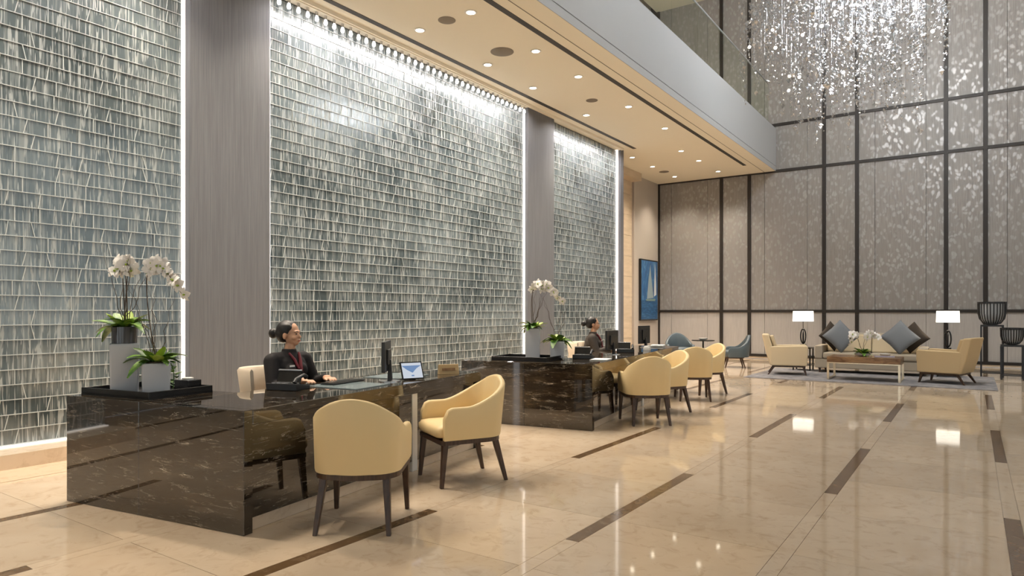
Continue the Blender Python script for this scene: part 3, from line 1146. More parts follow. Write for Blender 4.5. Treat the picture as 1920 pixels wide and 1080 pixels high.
    hr.ell((0, -0.050, 1.165), (0.072, 0.066, 0.072), 18, 12)
    for sx in (-1, 1):
        hr.ell((sx * 0.050, 0.002, 1.225), (0.028, 0.052, 0.040))
    if bun:
        hr.ell((0, -0.150, 1.175), (0.044, 0.040, 0.046), 16, 12)
        hr.cap((0, -0.10, 1.175), (0, -0.15, 1.175), 0.03)
    hr.xf(RH_)
    ho = hr.build('hair', 'hair', t, smooth=180)
    fuse(ho, 0.0065, 3)
    # face details
    for sx in (-1, 1):
        B().ell((sx * 0.030, 0.0865, 1.172), (0.0115, 0.0045, 0.0050), 10, 7).xf(RH_).build('eye', 'eye', t, smooth=60)
        B().tube([(sx * 0.014, 0.0935, 1.190), (sx * 0.031, 0.0905, 1.1955), (sx * 0.048, 0.0760, 1.189)], [0.0022, 0.0026, 0.0014], 6).xf(RH_).build('eyebrow', 'hair', t, smooth=60)
    B().ell((0, 0.099, 1.113), (0.019, 0.0060, 0.0070), 12, 7).xf(RH_).build('lips', 'lips', t, smooth=60)
    # scarf and badge
    B().tube([(-0.052, 0.062, 1.010), (-0.030, 0.105, 0.955), (-0.010, 0.138, 0.88), (0.004, 0.150, 0.80), (0.006, 0.148, 0.74)], [0.010, 0.014, 0.017, 0.015, 0.006], 8).build('scarf', 'scarf', t, smooth=60)
    B().tube([(0.052, 0.062, 1.010), (0.030, 0.105, 0.955), (0.012, 0.138, 0.88)], [0.010, 0.013, 0.010], 8).build('scarf', 'scarf', t, smooth=60)
    B().box(0.058, 0.108, 0.136, 0.142, 0.898, 0.913).build('name_badge', 'badge', t)
    return t


def desk_dir(fx, fy):   # facing given in desk coordinates
    return face(fx * math.cos(TH) - fy * math.sin(TH), fx * math.sin(TH) + fy * math.cos(TH))


P1 = at(D1, -1.02, 1.42)
person('receptionist with black hair bun, dark jacket and burgundy scarf at the near desk', P1, desk_dir(0.97, -0.10), 'jacket', True, 0.35)
P2 = at(D2, -1.00, 2.92)
person('receptionist in a grey-brown jacket seated behind the far desk', P2, desk_dir(0.93, 0.30), 'grey_jacket', True, 0.10)


def office_chair(label, loc, rz):
    t = thing('desk_chair', label, 'chair', (*loc, 0), rz)
    b = B()
    n = 13
    ring = []
    for i in range(n):
        a = PI * (1.12 + 0.76 * i / (n - 1))
        ring.append([((0.27 + o) * math.cos(a), -0.02 + (0.29 + o + lean) * math.sin(a), z) for o, z, lean in ((0.02, 0.50, 0), (0.025, 0.70, 0.01), (0.03, 0.865, 0.03), (0.015, 0.885, 0.03), (-0.005, 0.87, 0.03), (-0.01, 0.70, 0.01), (-0.01, 0.50, 0))])
    k = 7
    vs = [q for r_ in ring for q in r_]
    fs = [(i * k + j, i * k + (j + 1) % k, (i + 1) * k + (j + 1) % k, (i + 1) * k + j) for i in range(n - 1) for j in range(k)]
    fs += [tuple(range(k)), tuple(reversed(range((n - 1) * k, n * k)))]
    b.add(vs, fs).build('backrest', 'cream_leather', t, smooth=50)
    B().box(-0.25, 0.25, -0.26, 0.24, 0.36, 0.44).build('seat', 'cream_leather', t, bevel=0.03, seg=3)
    B().lathe([(0.025, 0.09), (0.025, 0.36)], 12).build('post', 'silver', t, smooth=40)
    for i in range(5):
        a = 2 * PI * i / 5 + 0.3
        lg = B().tube([(0, 0, 0.10), (0.26 * math.cos(a), 0.26 * math.sin(a), 0.065)], [0.022, 0.014], 8).build('leg', 'silver', t, smooth=40)
        B().ell((0.26 * math.cos(a), 0.26 * math.sin(a), 0.03), (0.028, 0.028, 0.03), 10, 7).build('caster', 'black_plastic', lg, smooth=60)
    return t


office_chair('cream leather desk chair behind the receptionist at the near desk', (P1[0] - 0.06, P1[1] - 0.03), desk_dir(0.93, 0.36))
office_chair('cream leather desk chair behind the far receptionist', (P2[0] - 0.04, P2[1] - 0.03), desk_dir(0.98, 0.15))


# ------------------------------------------------------------------ things on the desks
def on(D, lx, ly, z=DH):
    p = at(D, lx, ly)
    return (p[0], p[1], z)


def tray(label, D, lx, ly, w, l):
    t = thing('tray', label, 'tray', on(D, lx, ly), TH)
    B().box(-w / 2, w / 2, -l / 2, l / 2, 0.0, 0.012).build('base', 'black', t)
    e_ = 0.014
    for (x0, x1, y0, y1) in ((-w / 2, w / 2, -l / 2, -l / 2 + e_), (-w / 2, w / 2, l / 2 - e_, l / 2), (-w / 2, -w / 2 + e_, -l / 2 + e_, l / 2 - e_), (w / 2 - e_, w / 2, -l / 2 + e_, l / 2 - e_)):
        B().box(x0, x1, y0, y1, 0.012, 0.052).build('rim', 'black', t, bevel=0.002, seg=1)
    return t


tray('black lacquer tray under the orchids on the near desk', D1, -1.35, 0.34, 0.74, 0.52)
tray('black lacquer tray under the orchids on the far desk', D2, -1.00, 0.40, 0.74, 0.52)


def flower_mesh(seedv):
    r = random.Random(seedv)
    b = B()
    for k in range(5):
        a = 2 * PI * k / 5 + 0.3
        wide = 0.019 if k in (0, 2) else 0.013
        ca, sa = math.cos(a), math.sin(a)
        vs = []
        for (l_, w_, z_) in ((0.004, 0.004, 0.0), (0.018, wide, 0.006), (0.032, wide * 0.95, 0.005), (0.043, 0.003, -0.003)):
            for s2 in (-1, 1):
                vs.append((ca * l_ - sa * s2 * w_, sa * l_ + ca * s2 * w_, z_ + r.uniform(-.003, .003)))
        b.add(vs, [(0, 1, 3, 2), (2, 3, 5, 4), (4, 5, 7, 6)])
    b.ell((0, 0, 0.008), (0.006, 0.006, 0.010), 6, 5, 1)
    return b.mesh('flower', ['petal', 'lime'], 80)


flower_lib = [flower_mesh(i) for i in range(4)]


def leaf_mesh(name, ln, wd, droop, mt):
    b = B()
    vs = []
    n = 7
    for i in range(n):
        t = i / (n - 1)
        w = wd * math.sin(PI * min(0.97, 0.08 + 0.9 * t)) ** 0.7
        z = ln * 0.42 * t - droop * t * t
        for s2, dz in ((-1, 0.012), (0, 0), (1, 0.012)):
            vs.append((s2 * w, ln * t * 0.92, z + dz * (w / wd)))
    for i in range(n):
        for s2 in range(3):
            x, y, z = vs[i * 3 + s2]
    fs = []
    for i in range(n - 1):
        for q in range(2):
            fs.append((i * 3 + q, i * 3 + q + 1, (i + 1) * 3 + q + 1, (i + 1) * 3 + q))
    b.add(vs, fs)
    me = b.mesh(name, mt, 80, fix=False)
    return me


leaf_lib = [leaf_mesh('leaf', 0.20, 0.040, 0.10, 'leaf'), leaf_mesh('leaf', 0.17, 0.034, 0.03, 'leaf'), leaf_mesh('leaf', 0.14, 0.032, 0.0, 'lime'), leaf_mesh('leaf', 0.17, 0.040, 0.14, 'leaf')]


def arc(p0, p1, p2, n=14):
    p0, p1, p2 = Vector(p0), Vector(p1), Vector(p2)
    return [p0 * (1 - t) ** 2 + p1 * 2 * t * (1 - t) + p2 * t * t for t in [i / (n - 1) for i in range(n)]]


def orchid(label, loc, rz, kind, seedv, vase_h=0.36, vase_w=0.19, stems=(), tinted=True, nleaf=12, twigs=3, trail=False, fscale=1.0):
    r = random.Random(seedv)
    t = thing('potted_orchid', label, 'plant', loc, rz)
    w = vase_w / 2
    if kind == 'bowl':
        B().lathe([(0.05, 0), (0.13, 0.02), (0.15, 0.06), (0.14, 0.06), (0.12, 0.03)], 24).build('bowl', 'vase', t, smooth=40)
        top = 0.055
    else:
        B().frustum((0, 0, 0), vase_w * 0.94, vase_w * 0.94, (0, 0, vase_h), vase_w, vase_w).build('vase', 'vase', t, rz=math.atan2(-loc[0], loc[1]), bevel=0.012, seg=3)
        top = vase_h
        if tinted:
            B().lathe([(w * 0.86, vase_h), (w * 0.90, vase_h + 0.12), (w * 0.84, vase_h + 0.12), (w * 0.8, vase_h + 0.01)], 24).build('glass_liner', 'tinted', t, smooth=40)
            top = vase_h + 0.11
        B().lathe([(w * 0.75, 0), (w * 0.75, 0.012)], 16, (0, 0, top - 0.004)).build('soil', 'twig', t, smooth=40)
    for i in range(nleaf):
        a = 2 * PI * i / nleaf + r.uniform(-.3, .3)
        o = link('leaf', r.choice(leaf_lib), t, (0.02 * math.cos(a), 0.02 * math.sin(a), top), a - PI / 2)
        s_ = r.uniform(0.8, 1.2)
        o.scale = (s_, s_, s_)
        o.rotation_euler = (r.uniform(-.15, .45), r.uniform(-.3, .3), a - PI / 2)
    for (p1, p2, nf) in stems:
        base = (r.uniform(-.02, .02), r.uniform(-.02, .02), top - 0.01)
        pth = arc(base, p1, p2)
        B().tube(pth, [0.0045 - 0.0025 * i / 13 for i in range(14)], 6).build('stem', 'twig', t, smooth=60)
        for i in range(nf):
            u = (0.48 + 0.52 * i / max(1, nf - 1)) * 13
            q = pth[int(u)].lerp(pth[min(13, int(u) + 1)], u - int(u))
            o = link('flower', r.choice(flower_lib), t, (q.x + r.uniform(-.022, .022), q.y + r.uniform(-.022, .022), q.z + r.uniform(-.025, .02)))
            o.rotation_euler = (PI / 2 + r.uniform(-.5, .5), r.uniform(-.5, .5), r.uniform(-0.3, 1.3) - rz)
            s_ = 1.3 * fscale * r.uniform(0.9, 1.2)
            o.scale = (s_, s_, s_)
    for i in range(twigs):
        a = r.uniform(0, 6.28)
        pth = [(0, 0, top - 0.01)]
        for k in range(1, 9):
            pth.append((0.025 * k * math.cos(a) + r.uniform(-.022, .022), 0.025 * k * math.sin(a) + r.uniform(-.022, .022), top + 0.075 * k))
        B().tube(pth, [0.0032 - 0.0026 * k / 8 for k in range(9)], 5).build('twig', 'twig', t, smooth=60)
    if trail:
        va = math.atan2(-loc[0], loc[1])
        ux, uy = math.cos(va), math.sin(va)
        for k in range(9):
            e_ = w + 0.014 + r.uniform(-.004, .014)
            o = link('leaf', leaf_lib[1], t, (ux * e_ + r.uniform(-.012, .012), uy * e_ + r.uniform(-.012, .012), top - 0.01 - 0.021 * k), r.uniform(0, 6))
            o.scale = (0.5, 0.42, 0.42)
        B().tube(arc((0, 0, top), (ux * (w + 0.05), uy * (w + 0.05), top + 0.06), (ux * (w + 0.014), uy * (w + 0.014), top - 0.19)), 0.003, 5).build('vine', 'leaf', t, smooth=60)
    return t


cr = (math.cos(YAW), math.sin(YAW))     # roughly along the picture's horizontal


def rr_(k, up, dep=0.0):                 # offset: k metres rightward, up, dep away
    return (cr[0] * k - cr[1] * dep, cr[1] * k + cr[0] * dep, up)


TZ = DH + 0.0125
orchid('tall white vase with white orchid and green leaves on the near tray', on(D1, -1.44, 0.22, TZ), 0, 'vase', 3, 0.36, 0.19,
       [(rr_(0.02, 1.14), rr_(-0.07, 0.87), 6), (rr_(-0.05, 1.12), rr_(0.06, 0.89, -0.03), 6), (rr_(0.04, 1.10), rr_(0.0, 0.94, 0.05), 5)], True, 26, 5)
orchid('short white vase with arching white orchid and lime leaves on the near tray', on(D1, -1.15, 0.26, TZ), 0, 'vase', 5, 0.225, 0.185,
       [(rr_(-0.20, 1.34), rr_(0.18, 0.72), 16)], False, 22, 5, True)
orchid('tall white vase with arching white orchid on the far tray', (-4.65, 7.26, TZ), 0, 'vase', 8, 0.38, 0.19,
       [(rr_(-0.10, 1.28), rr_(0.36, 0.74), 13), (rr_(-0.06, 1.14), rr_(0.12, 0.90), 6)], False, 22, 5)
orchid('short white vase of lime green leaves on the far tray', (-4.37, 7.40, TZ), 0, 'vase', 9, 0.215, 0.185, [], False, 20, 5)

# small black holder beside the near orchids
t = thing('candle_box', 'small black square holder with a pale lid on the near tray', 'holder', on(D1, -1.125, 0.50, TZ), TH)
B().box(-0.075, 0.075, -0.06, 0.06, 0, 0.085).build('box', 'black', t, bevel=0.006)
B().lathe([(0.04, 0.085), (0.04, 0.097), (0.03, 0.10)], 18).build('lid', 'white_ceramic', t, smooth=40)


def terminal(label, D, lx, ly, rz):
    t = thing('card_terminal', label, 'phone', on(D, lx, ly), rz)
    B().prism([(-0.10, 0), (0.10, 0), (0.10, 0.03), (-0.10, 0.055)], 'x', -0.13, 0.13).build('base', 'black_plastic', t, bevel=0.006)
    B().prism([(0.02, 0.035), (0.05, 0.030), (0.095, 0.135), (0.070, 0.145)], 'x', -0.125, 0.075).build('display_panel', 'black', t, bevel=0.004)
    for (x0, x1, q) in ((-0.127, 0.077, (0.060, 0.078, 0.138, 0.150)),):
        B().box(x0, x1, q[0], q[1], q[2], q[3]).build('silver_edge', 'silver', t, bevel=0.003)
    B().box(-0.127, 0.077, 0.018, 0.030, 0.040, 0.052).build('silver_edge', 'silver', t, bevel=0.003)
    B().tube([(0.105, -0.08, 0.06), (0.105, -0.06, 0.085), (0.105, 0.05, 0.11), (0.105, 0.08, 0.09)], [0.018, 0.014, 0.014, 0.02], 10).build('handset', 'black_plastic', t, smooth=50)
    for k in range(9):
        B().box(-0.09 + 0.045 * (k % 3), -0.06 + 0.045 * (k % 3), -0.085 + 0.03 * (k // 3), -0.065 + 0.03 * (k // 3), 0.048, 0.058).build('key', 'silver', t)
    return t


terminal('black and silver desk phone in front of the near receptionist', D1, -0.60, 0.98, desk_dir(-0.2, 1.0))
terminal('black desk phone beside the orchids on the far desk', D2, -0.44, 0.93, desk_dir(-0.2, 1.0))
terminal('black desk phone beyond the first monitor on the far desk', D2, -0.33, 2.45, desk_dir(-0.3, 1.0))


def monitor(label, D, lx, ly, rz, h0=0.10, w=0.42, hh=0.27):
    t = thing('monitor', label, 'monitor', on(D, lx, ly), rz)
    B().box(-w / 2, w / 2, -0.018, 0.012, h0, h0 + hh).build('housing', 'black_plastic', t, bevel=0.006)
    B().box(-w / 2 + 0.012, w / 2 - 0.012, 0.0121, 0.0135, h0 + 0.016, h0 + hh - 0.012).build('screen', 'screen_dark', t)
    B().box(-0.10, 0.10, -0.035, -0.018, h0 + 0.06, h0 + hh - 0.07).build('rear_cover', 'black_plastic', t, bevel=0.006)
    B().prism([(-0.055, 0.006), (-0.015, 0.006), (-0.020, h0 + 0.10), (-0.045, h0 + 0.10)], 'x', -0.025, 0.025).build('stand', 'black_plastic', t, bevel=0.004)
    B().lathe([(0.095, 0.0), (0.095, 0.008), (0.03, 0.016)], 26, (0, -0.03, 0)).build('foot', 'silver', t, smooth=40)
    return t


monitor('black monitor seen edge-on beside the near receptionist', D1, -0.28, 1.80, face(-0.80, -0.62), 0.09, 0.42, 0.26)
monitor('black monitor in front of the far receptionist', D2, -0.37, 1.90, face(-1, -0.04), 0.07, 0.40, 0.27)
monitor('black monitor near the far end of the far desk', D2, -0.42, 3.85, face(-1, 0.05), 0.07, 0.40, 0.30)

t = thing('tablet_stand', 'tilted tablet with a blue and white page on the near desk', 'tablet', on(D1, -0.17, 2.03), face(0.92, -0.38))
RT = Matrix.Rotation(math.radians(-24), 4, 'X')
B().box(-0.105, 0.105, -0.006, 0.006, 0.0, 0.165).xf(Matrix.Translation((0, 0.035, 0.004)) @ RT.inverted()).build('frame', 'black', t, bevel=0.002)
scr = mat('tablet_page', (0.1, 0.1, 0.1), 0.2, emit=(0.62, 0.68, 0.78), estr=0.75)
scb = mat('tablet_banner', (0.1, 0.1, 0.1), 0.2, emit=(0.10, 0.22, 0.45), estr=0.8)
XT = Matrix.Translation((0, 0.035, 0.004)) @ RT.inverted()
sc = B().box(-0.094, 0.094, 0.0061, 0.0068, 0.012, 0.153).xf(XT).build('screen', scr, t)
B().prism([(-0.094, 0.128), (0.094, 0.128), (0.05, 0.09), (0.0, 0.06), (-0.045, 0.10)], 'y', 0.0069, 0.0073).xf(XT).build('banner', scb, sc)
B().box(-0.012, 0.014, 0.0069, 0.0073, 0.028, 0.040).xf(XT).build('button', scb, sc)
B().prism([(0.02, 0), (-0.11, 0), (-0.11, 0.006), (-0.035, 0.10), (-0.028, 0.10)], 'x', -0.03, 0.03).build('prop', 'black', t)

t = thing('desk_sign', 'small wooden desk sign with dark lettering bar on the near desk', 'sign', on(D1, -0.15, 2.62), face(0.84, -0.54))
B().prism([(0.035, 0), (-0.035, 0), (-0.012, 0.095), (0.002, 0.095)], 'x', -0.10, 0.10).build('block', 'oak', t, bevel=0.003)
B().box(-0.06, 0.07, 0.0, 0.0015, -0.012, 0.012).xf(Matrix.Translation((0, 0.0245, 0.048)) @ Matrix.Rotation(math.radians(19), 4, 'X')).build('dark_plate', 'table_wood', t)

for (D, lx, ly, w, l, lab) in ((D1, -0.42, 1.62, 0.52, 1.15, 'blue-grey glass desk pad on the near desk'), (D2, -0.40, 2.0, 0.5, 0.9, 'blue-grey glass desk pad on the far desk')):
    pass
t = B().box(-0.26, 0.26, -0.22, 0.22, 0, 0.006).build('desk_pad', 'pad', loc=on(D1, -0.36, 1.40, DH + 0.0002), rz=TH)
tag(t, 'blue-grey glass desk pad in front of the near receptionist', 'desk pad')
t = B().box(-0.20, 0.20, -0.24, 0.24, 0, 0.006).build('desk_pad', 'pad', loc=on(D1, -0.47, 2.22, DH + 0.0002), rz=TH)
tag(t, 'blue-grey glass desk pad behind the tablet', 'desk pad')
for (D, lx, ly, lab) in ((D1, -0.50, 1.50, 'black keyboard on the near desk'), (D2, -0.46, 2.95, 'black keyboard in front of the far receptionist')):
    t = thing('keyboard', lab, 'keyboard', on(D, lx, ly, DH + 0.0064 if D is D1 else DH), TH)
    B().box(-0.065, 0.065, -0.20, 0.20, 0, 0.014).build('base', 'black_plastic', t, bevel=0.003)
    for i in range(4):
        for j in range(12):
            B().box(-0.055 + i * 0.028, -0.031 + i * 0.028, -0.19 + j * 0.032, -0.162 + j * 0.032, 0.014, 0.019).build('key', 'black', t)
for (lx, ly, w, l, h_, mt, lab) in ((-0.16, 0.78, 0.21, 0.30, 0.012, 'paper', 'small stack of white papers at the near end of the far desk'),
                                    (-0.16, 3.05, 0.10, 0.14, 0.07, 'white_ceramic', 'small white card box on the far desk'),
                                    (-0.30, 4.30, 0.22, 0.30, 0.03, 'paper', 'white document stack at the far end of the far desk')):
    o = thing('paper_stack', lab, 'paper', on(D2, lx, ly), TH + 0.1)
    if mt == 'paper':
        for k in range(4):
            B().box(-w / 2 + 0.004 * (k % 2), w / 2 + 0.004 * (k % 2), -l / 2 - 0.003 * (k % 3), l / 2 - 0.003 * (k % 3), h_ * k / 4 + 0.0002, h_ * (k + 1) / 4).build('sheet', 'paper', o)
    else:
        o.name = 'card_box'
        o['category'] = 'box'
        B().box(-w / 2, w / 2, -l / 2, l / 2, 0, h_ * 0.7).build('box', 'white_ceramic', o, bevel=0.004)
        B().box(-w / 2 + 0.01, w / 2 - 0.01, -l / 2 + 0.01, l / 2 - 0.01, h_ * 0.7, h_).build('cards', 'paper', o)


# ------------------------------------------------------------------ wall picture of a sailing boat
pc = thing('wall_picture', 'tall blue painting of a white sailing boat on the far left wall', 'picture', (LX + 0.061, 19.40, 1.10))
PW, PH = 0.66, 1.86
B().box(0, 0.07, -PW, PW, 0, PH).build('frame', 'black', pc, bevel=0.006)
sky = mat('painted_sky', (0.06, 0.2, 0.45), 0.5)
_k = NT(sky)
_k.col(_k.ramp(_k.noise(_k.coords('World', (1, 3, 1.2)), 2.2, 5, 0.6, 0.6), [(0.3, (0.012, 0.045, 0.14)), (0.55, (0.03, 0.13, 0.31)), (0.75, (0.16, 0.30, 0.44))]))
sea = mat('painted_sea', (0.02, 0.12, 0.30), 0.5)
_k = NT(sea)
_k.col(_k.ramp(_k.noise(_k.coords('World', (1, 2, 9)), 2.5, 5, 0.7, 0.5), [(0.3, (0.006, 0.03, 0.09)), (0.6, (0.02, 0.11, 0.26)), (0.8, (0.20, 0.32, 0.38))]))
sail = mat('painted_sail', (0.25, 0.32, 0.35), 0.5)
hull = mat('painted_hull', (0.16, 0.24, 0.22), 0.5)
cv = B().box(0.0701, 0.072, -PW + 0.04, PW - 0.04, 0.04, PH - 0.04).build('canvas', sky, pc)
B().box(0.0721, 0.073, -PW + 0.04, PW - 0.04, 0.04, 0.62).build('sea', sea, cv)
B().prism([(-0.20, 0.66), (0.30, 0.70), (0.22, 1.0), (0.12, 1.35), (0.05, 1.72), (-0.08, 1.3)], 'x', 0.0731, 0.0745).build('sail', sail, cv)
B().prism([(0.34, 0.74), (0.52, 0.80), (0.50, 1.2), (0.42, 1.76), (0.36, 1.2)], 'x', 0.0731, 0.0745).build('sail', mat('painted_jib', (0.55, 0.58, 0.60), 0.5), cv)
B().prism([(-0.26, 0.60), (0.40, 0.60), (0.46, 0.67), (-0.30, 0.65)], 'x', 0.0746, 0.0755).build('hull', hull, cv)


# ------------------------------------------------------------------ lounge
rug = B().box(-2.15, 2.15, -1.50, 1.35, 0, 0.012).build('rug', 'rug', loc=(-1.78, 15.75, 0.0003))
tag(rug, 'blue-grey mottled rug under the sofa group', 'rug')
RZ = 0.0125

# sofa
sf = thing('sofa', 'long taupe sofa facing the coffee table', 'sofa', (-1.85, 16.75, RZ))
W2 = 1.08
B().box(-W2, W2, -0.42, 0.42, 0.10, 0.30).build('base', 'sofa_fabric', sf, bevel=0.02, seg=3)
for s_ in (-1, 1):
    B().box(min(s_ * W2, s_ * (W2 - 0.16)), max(s_ * W2, s_ * (W2 - 0.16)), -0.43, 0.40, 0.30, 0.60).build('arm', 'sofa_fabric', sf, bevel=0.03, seg=3)
    B().box(min(0.006 * s_, s_ * 0.91), max(0.006 * s_, s_ * 0.91), -0.44, 0.20, 0.305, 0.45).build('seat_cushion', 'sofa_fabric', sf, bevel=0.04, seg=3)
B().prism([(0.18, 0.30), (0.42, 0.30), (0.46, 0.86), (0.32, 0.88)], 'x', -W2 + 0.162, W2 - 0.162).build('backrest', 'sofa_fabric', sf, bevel=0.03, seg=3)
for s_ in (-1, 1):
    B().prism([(0.08, 0.452), (0.19, 0.452), (0.31, 0.84), (0.20, 0.84)], 'x', min(0.006 * s_, s_ * 0.90), max(0.006 * s_, s_ * 0.90)).build('back_cushion', 'cream_fabric', sf, bevel=0.03, seg=3)
    for yy in (-0.36, 0.36):
        B().frustum((s_ * 0.98, yy, 0), 0.035, 0.035, (s_ * 0.98, yy, 0.10), 0.05, 0.05).build('leg', 'wood', sf)


def pillow(label, mt, loc, rot, s_=0.25):
    b = B()
    n = 11
    vs = []
    for side in (1, -1):
        for i in range(n):
            for j in range(n):
                u, v = -1 + 2 * i / (n - 1), -1 + 2 * j / (n - 1)
                d = max(0.0, (1 - u * u) * (1 - v * v)) ** 0.42
                pin = 1 - 0.07 * (1 - abs(u * v)) * (abs(u) ** 4 + abs(v) ** 4)
                vs.append((u * s_ * pin, side * (0.075 * d + 0.004), v * s_ * pin))
    fs = []
    for k in range(2):
        for i in range(n - 1):
            for j in range(n - 1):
                a = k * n * n + i * n + j
                fs.append((a, a + 1, a + n + 1, a + n))
    edge = [i for i in range(n)] + [i * n + n - 1 for i in range(1, n)] + [(n - 1) * n + j for j in range(n - 2, -1, -1)] + [i * n for i in range(n - 2, 0, -1)]
    for k in range(len(edge)):
        a, c = edge[k], edge[(k + 1) % len(edge)]
        fs.append((a, c, c + n * n, a + n * n))
    b.add(vs, fs)
    o = b.build('cushion', mt, loc=loc, smooth=80)
    o.rotation_euler = rot
    tag(o, label, 'cushion', 'cushions on the sofa')
    return o


SQ = PI / 4
pillow('grey cushion standing on its corner on the left of the sofa', 'grey_velvet', (-2.42, 16.47, RZ + 0.805), (-0.36, SQ, 0.15), 0.27)
pillow('grey cushion standing on its corner on the right of the sofa', 'grey_velvet', (-1.27, 16.47, RZ + 0.805), (-0.36, SQ, -0.15), 0.27)
pillow('dark brown cushion tucked behind the left grey cushion', 'brown_velvet', (-2.62, 16.70, RZ + 0.80), (-0.36, SQ, 0.55), 0.25)
pillow('dark brown cushion tucked behind the right grey cushion', 'brown_velvet', (-1.06, 16.70, RZ + 0.80), (-0.36, SQ, -0.55), 0.25)


def armchair(label, loc, rz, mt):
    t = thing('armchair', label, 'armchair', (*loc, RZ), rz, group='lounge armchairs')
    B().box(-0.36, 0.36, -0.34, 0.36, 0.20, 0.33).build('seat_base', mt, t, bevel=0.02, seg=3)
    B().box(-0.262, 0.262, -0.25, 0.38, 0.332, 0.45).build('seat_cushion', mt, t, bevel=0.035, seg=3)
    for s_ in (-1, 1):
        B().prism([(-0.34, 0.20), (0.37, 0.20), (0.39, 0.60), (0.36, 0.63), (-0.38, 0.61)], 'x', min(s_ * 0.27, s_ * 0.38), max(s_ * 0.27, s_ * 0.38)).build('arm', mt, t, bevel=0.025, seg=3)
    B().prism([(-0.36, 0.20), (-0.24, 0.20), (-0.27, 0.45), (-0.39, 0.86), (-0.53, 0.87), (-0.44, 0.45)], 'x', -0.375, 0.375).build('backrest', mt, t, bevel=0.025, seg=3)
    B().prism([(-0.19, 0.455), (-0.25, 0.455), (-0.375, 0.83), (-0.30, 0.84)], 'x', -0.24, 0.24).build('back_cushion', mt, t, bevel=0.025, seg=3)
    B().box(-0.34, 0.34, -0.32, 0.34, 0.165, 0.199).build('seat_rail', 'wood', t)
    for s_ in (-1, 1):
        B().frustum((s_ * 0.33, 0.35, 0), 0.03, 0.03, (s_ * 0.30, 0.31, 0.168), 0.05, 0.05).build('leg', 'wood', t)
        B().frustum((s_ * 0.33, -0.40, 0), 0.03, 0.03, (s_ * 0.30, -0.29, 0.168), 0.05, 0.05).build('leg', 'wood', t)
    return t


armchair('tan fabric armchair with slanted back, right of the coffee table', (-0.42, 15.28), face(-0.965, 0.26), 'tan_fabric')
armchair('cream fabric armchair left of the coffee table', (-3.32, 15.52), face(0.975, 0.22), 'cream_fabric')

# coffee table
ctb = thing('coffee_table', 'long walnut coffee table on pale metal legs', 'table', (-1.76, 15.05, RZ))
TW, TD, THT = 0.64, 0.40, 0.46
B().box(-TW, TW, -TD, TD, THT - 0.11, THT).build('top', 'table_wood', ctb, bevel=0.004)
B().box(-TW, TW, -TD, TD, THT - 0.135, THT - 0.111).build('metal_band', 'champagne', ctb, bevel=0.003)
for sx in (-1, 1):
    for sy in (-1, 1):
        B().box(sx * (TW - 0.02) - 0.02, sx * (TW - 0.02) + 0.02, sy * (TD - 0.02) - 0.02, sy * (TD - 0.02) + 0.02, 0.03, THT - 0.136).build('leg', 'champagne', ctb)
    B().box(sx * (TW - 0.02) - 0.02, sx * (TW - 0.02) + 0.02, -TD, TD, 0, 0.029).build('runner', 'champagne', ctb)
orchid('low bowl of white orchids on the coffee table', (-1.82, 15.12, RZ + THT), 0, 'bowl', 21, stems=[(rr_(-0.20, 0.72), rr_(-0.24, 0.28), 9), (rr_(0.02, 0.62), rr_(0.30, 0.38), 9)], nleaf=26, twigs=2, fscale=1.3)
bk = thing('magazine', 'mauve magazine beside the orchid bowl on the coffee table', 'magazine', (-1.42, 15.0, RZ + THT), 0.1)
B().box(-0.17, 0.17, -0.12, 0.12, 0.0003, 0.012).build('pages', 'paper', bk)
B().box(-0.175, 0.175, -0.125, 0.125, 0.0121, 0.016).build('cover', 'purple', bk)
bw_ = B().lathe([(0.03, 0), (0.085, 0.02), (0.10, 0.05), (0.094, 0.05), (0.07, 0.025), (0.001, 0.012)], 24).build('dish', 'white_ceramic', loc=(-1.44, 15.32, RZ + THT), smooth=40)
tag(bw_, 'small white dish behind the magazine on the coffee table', 'dish')


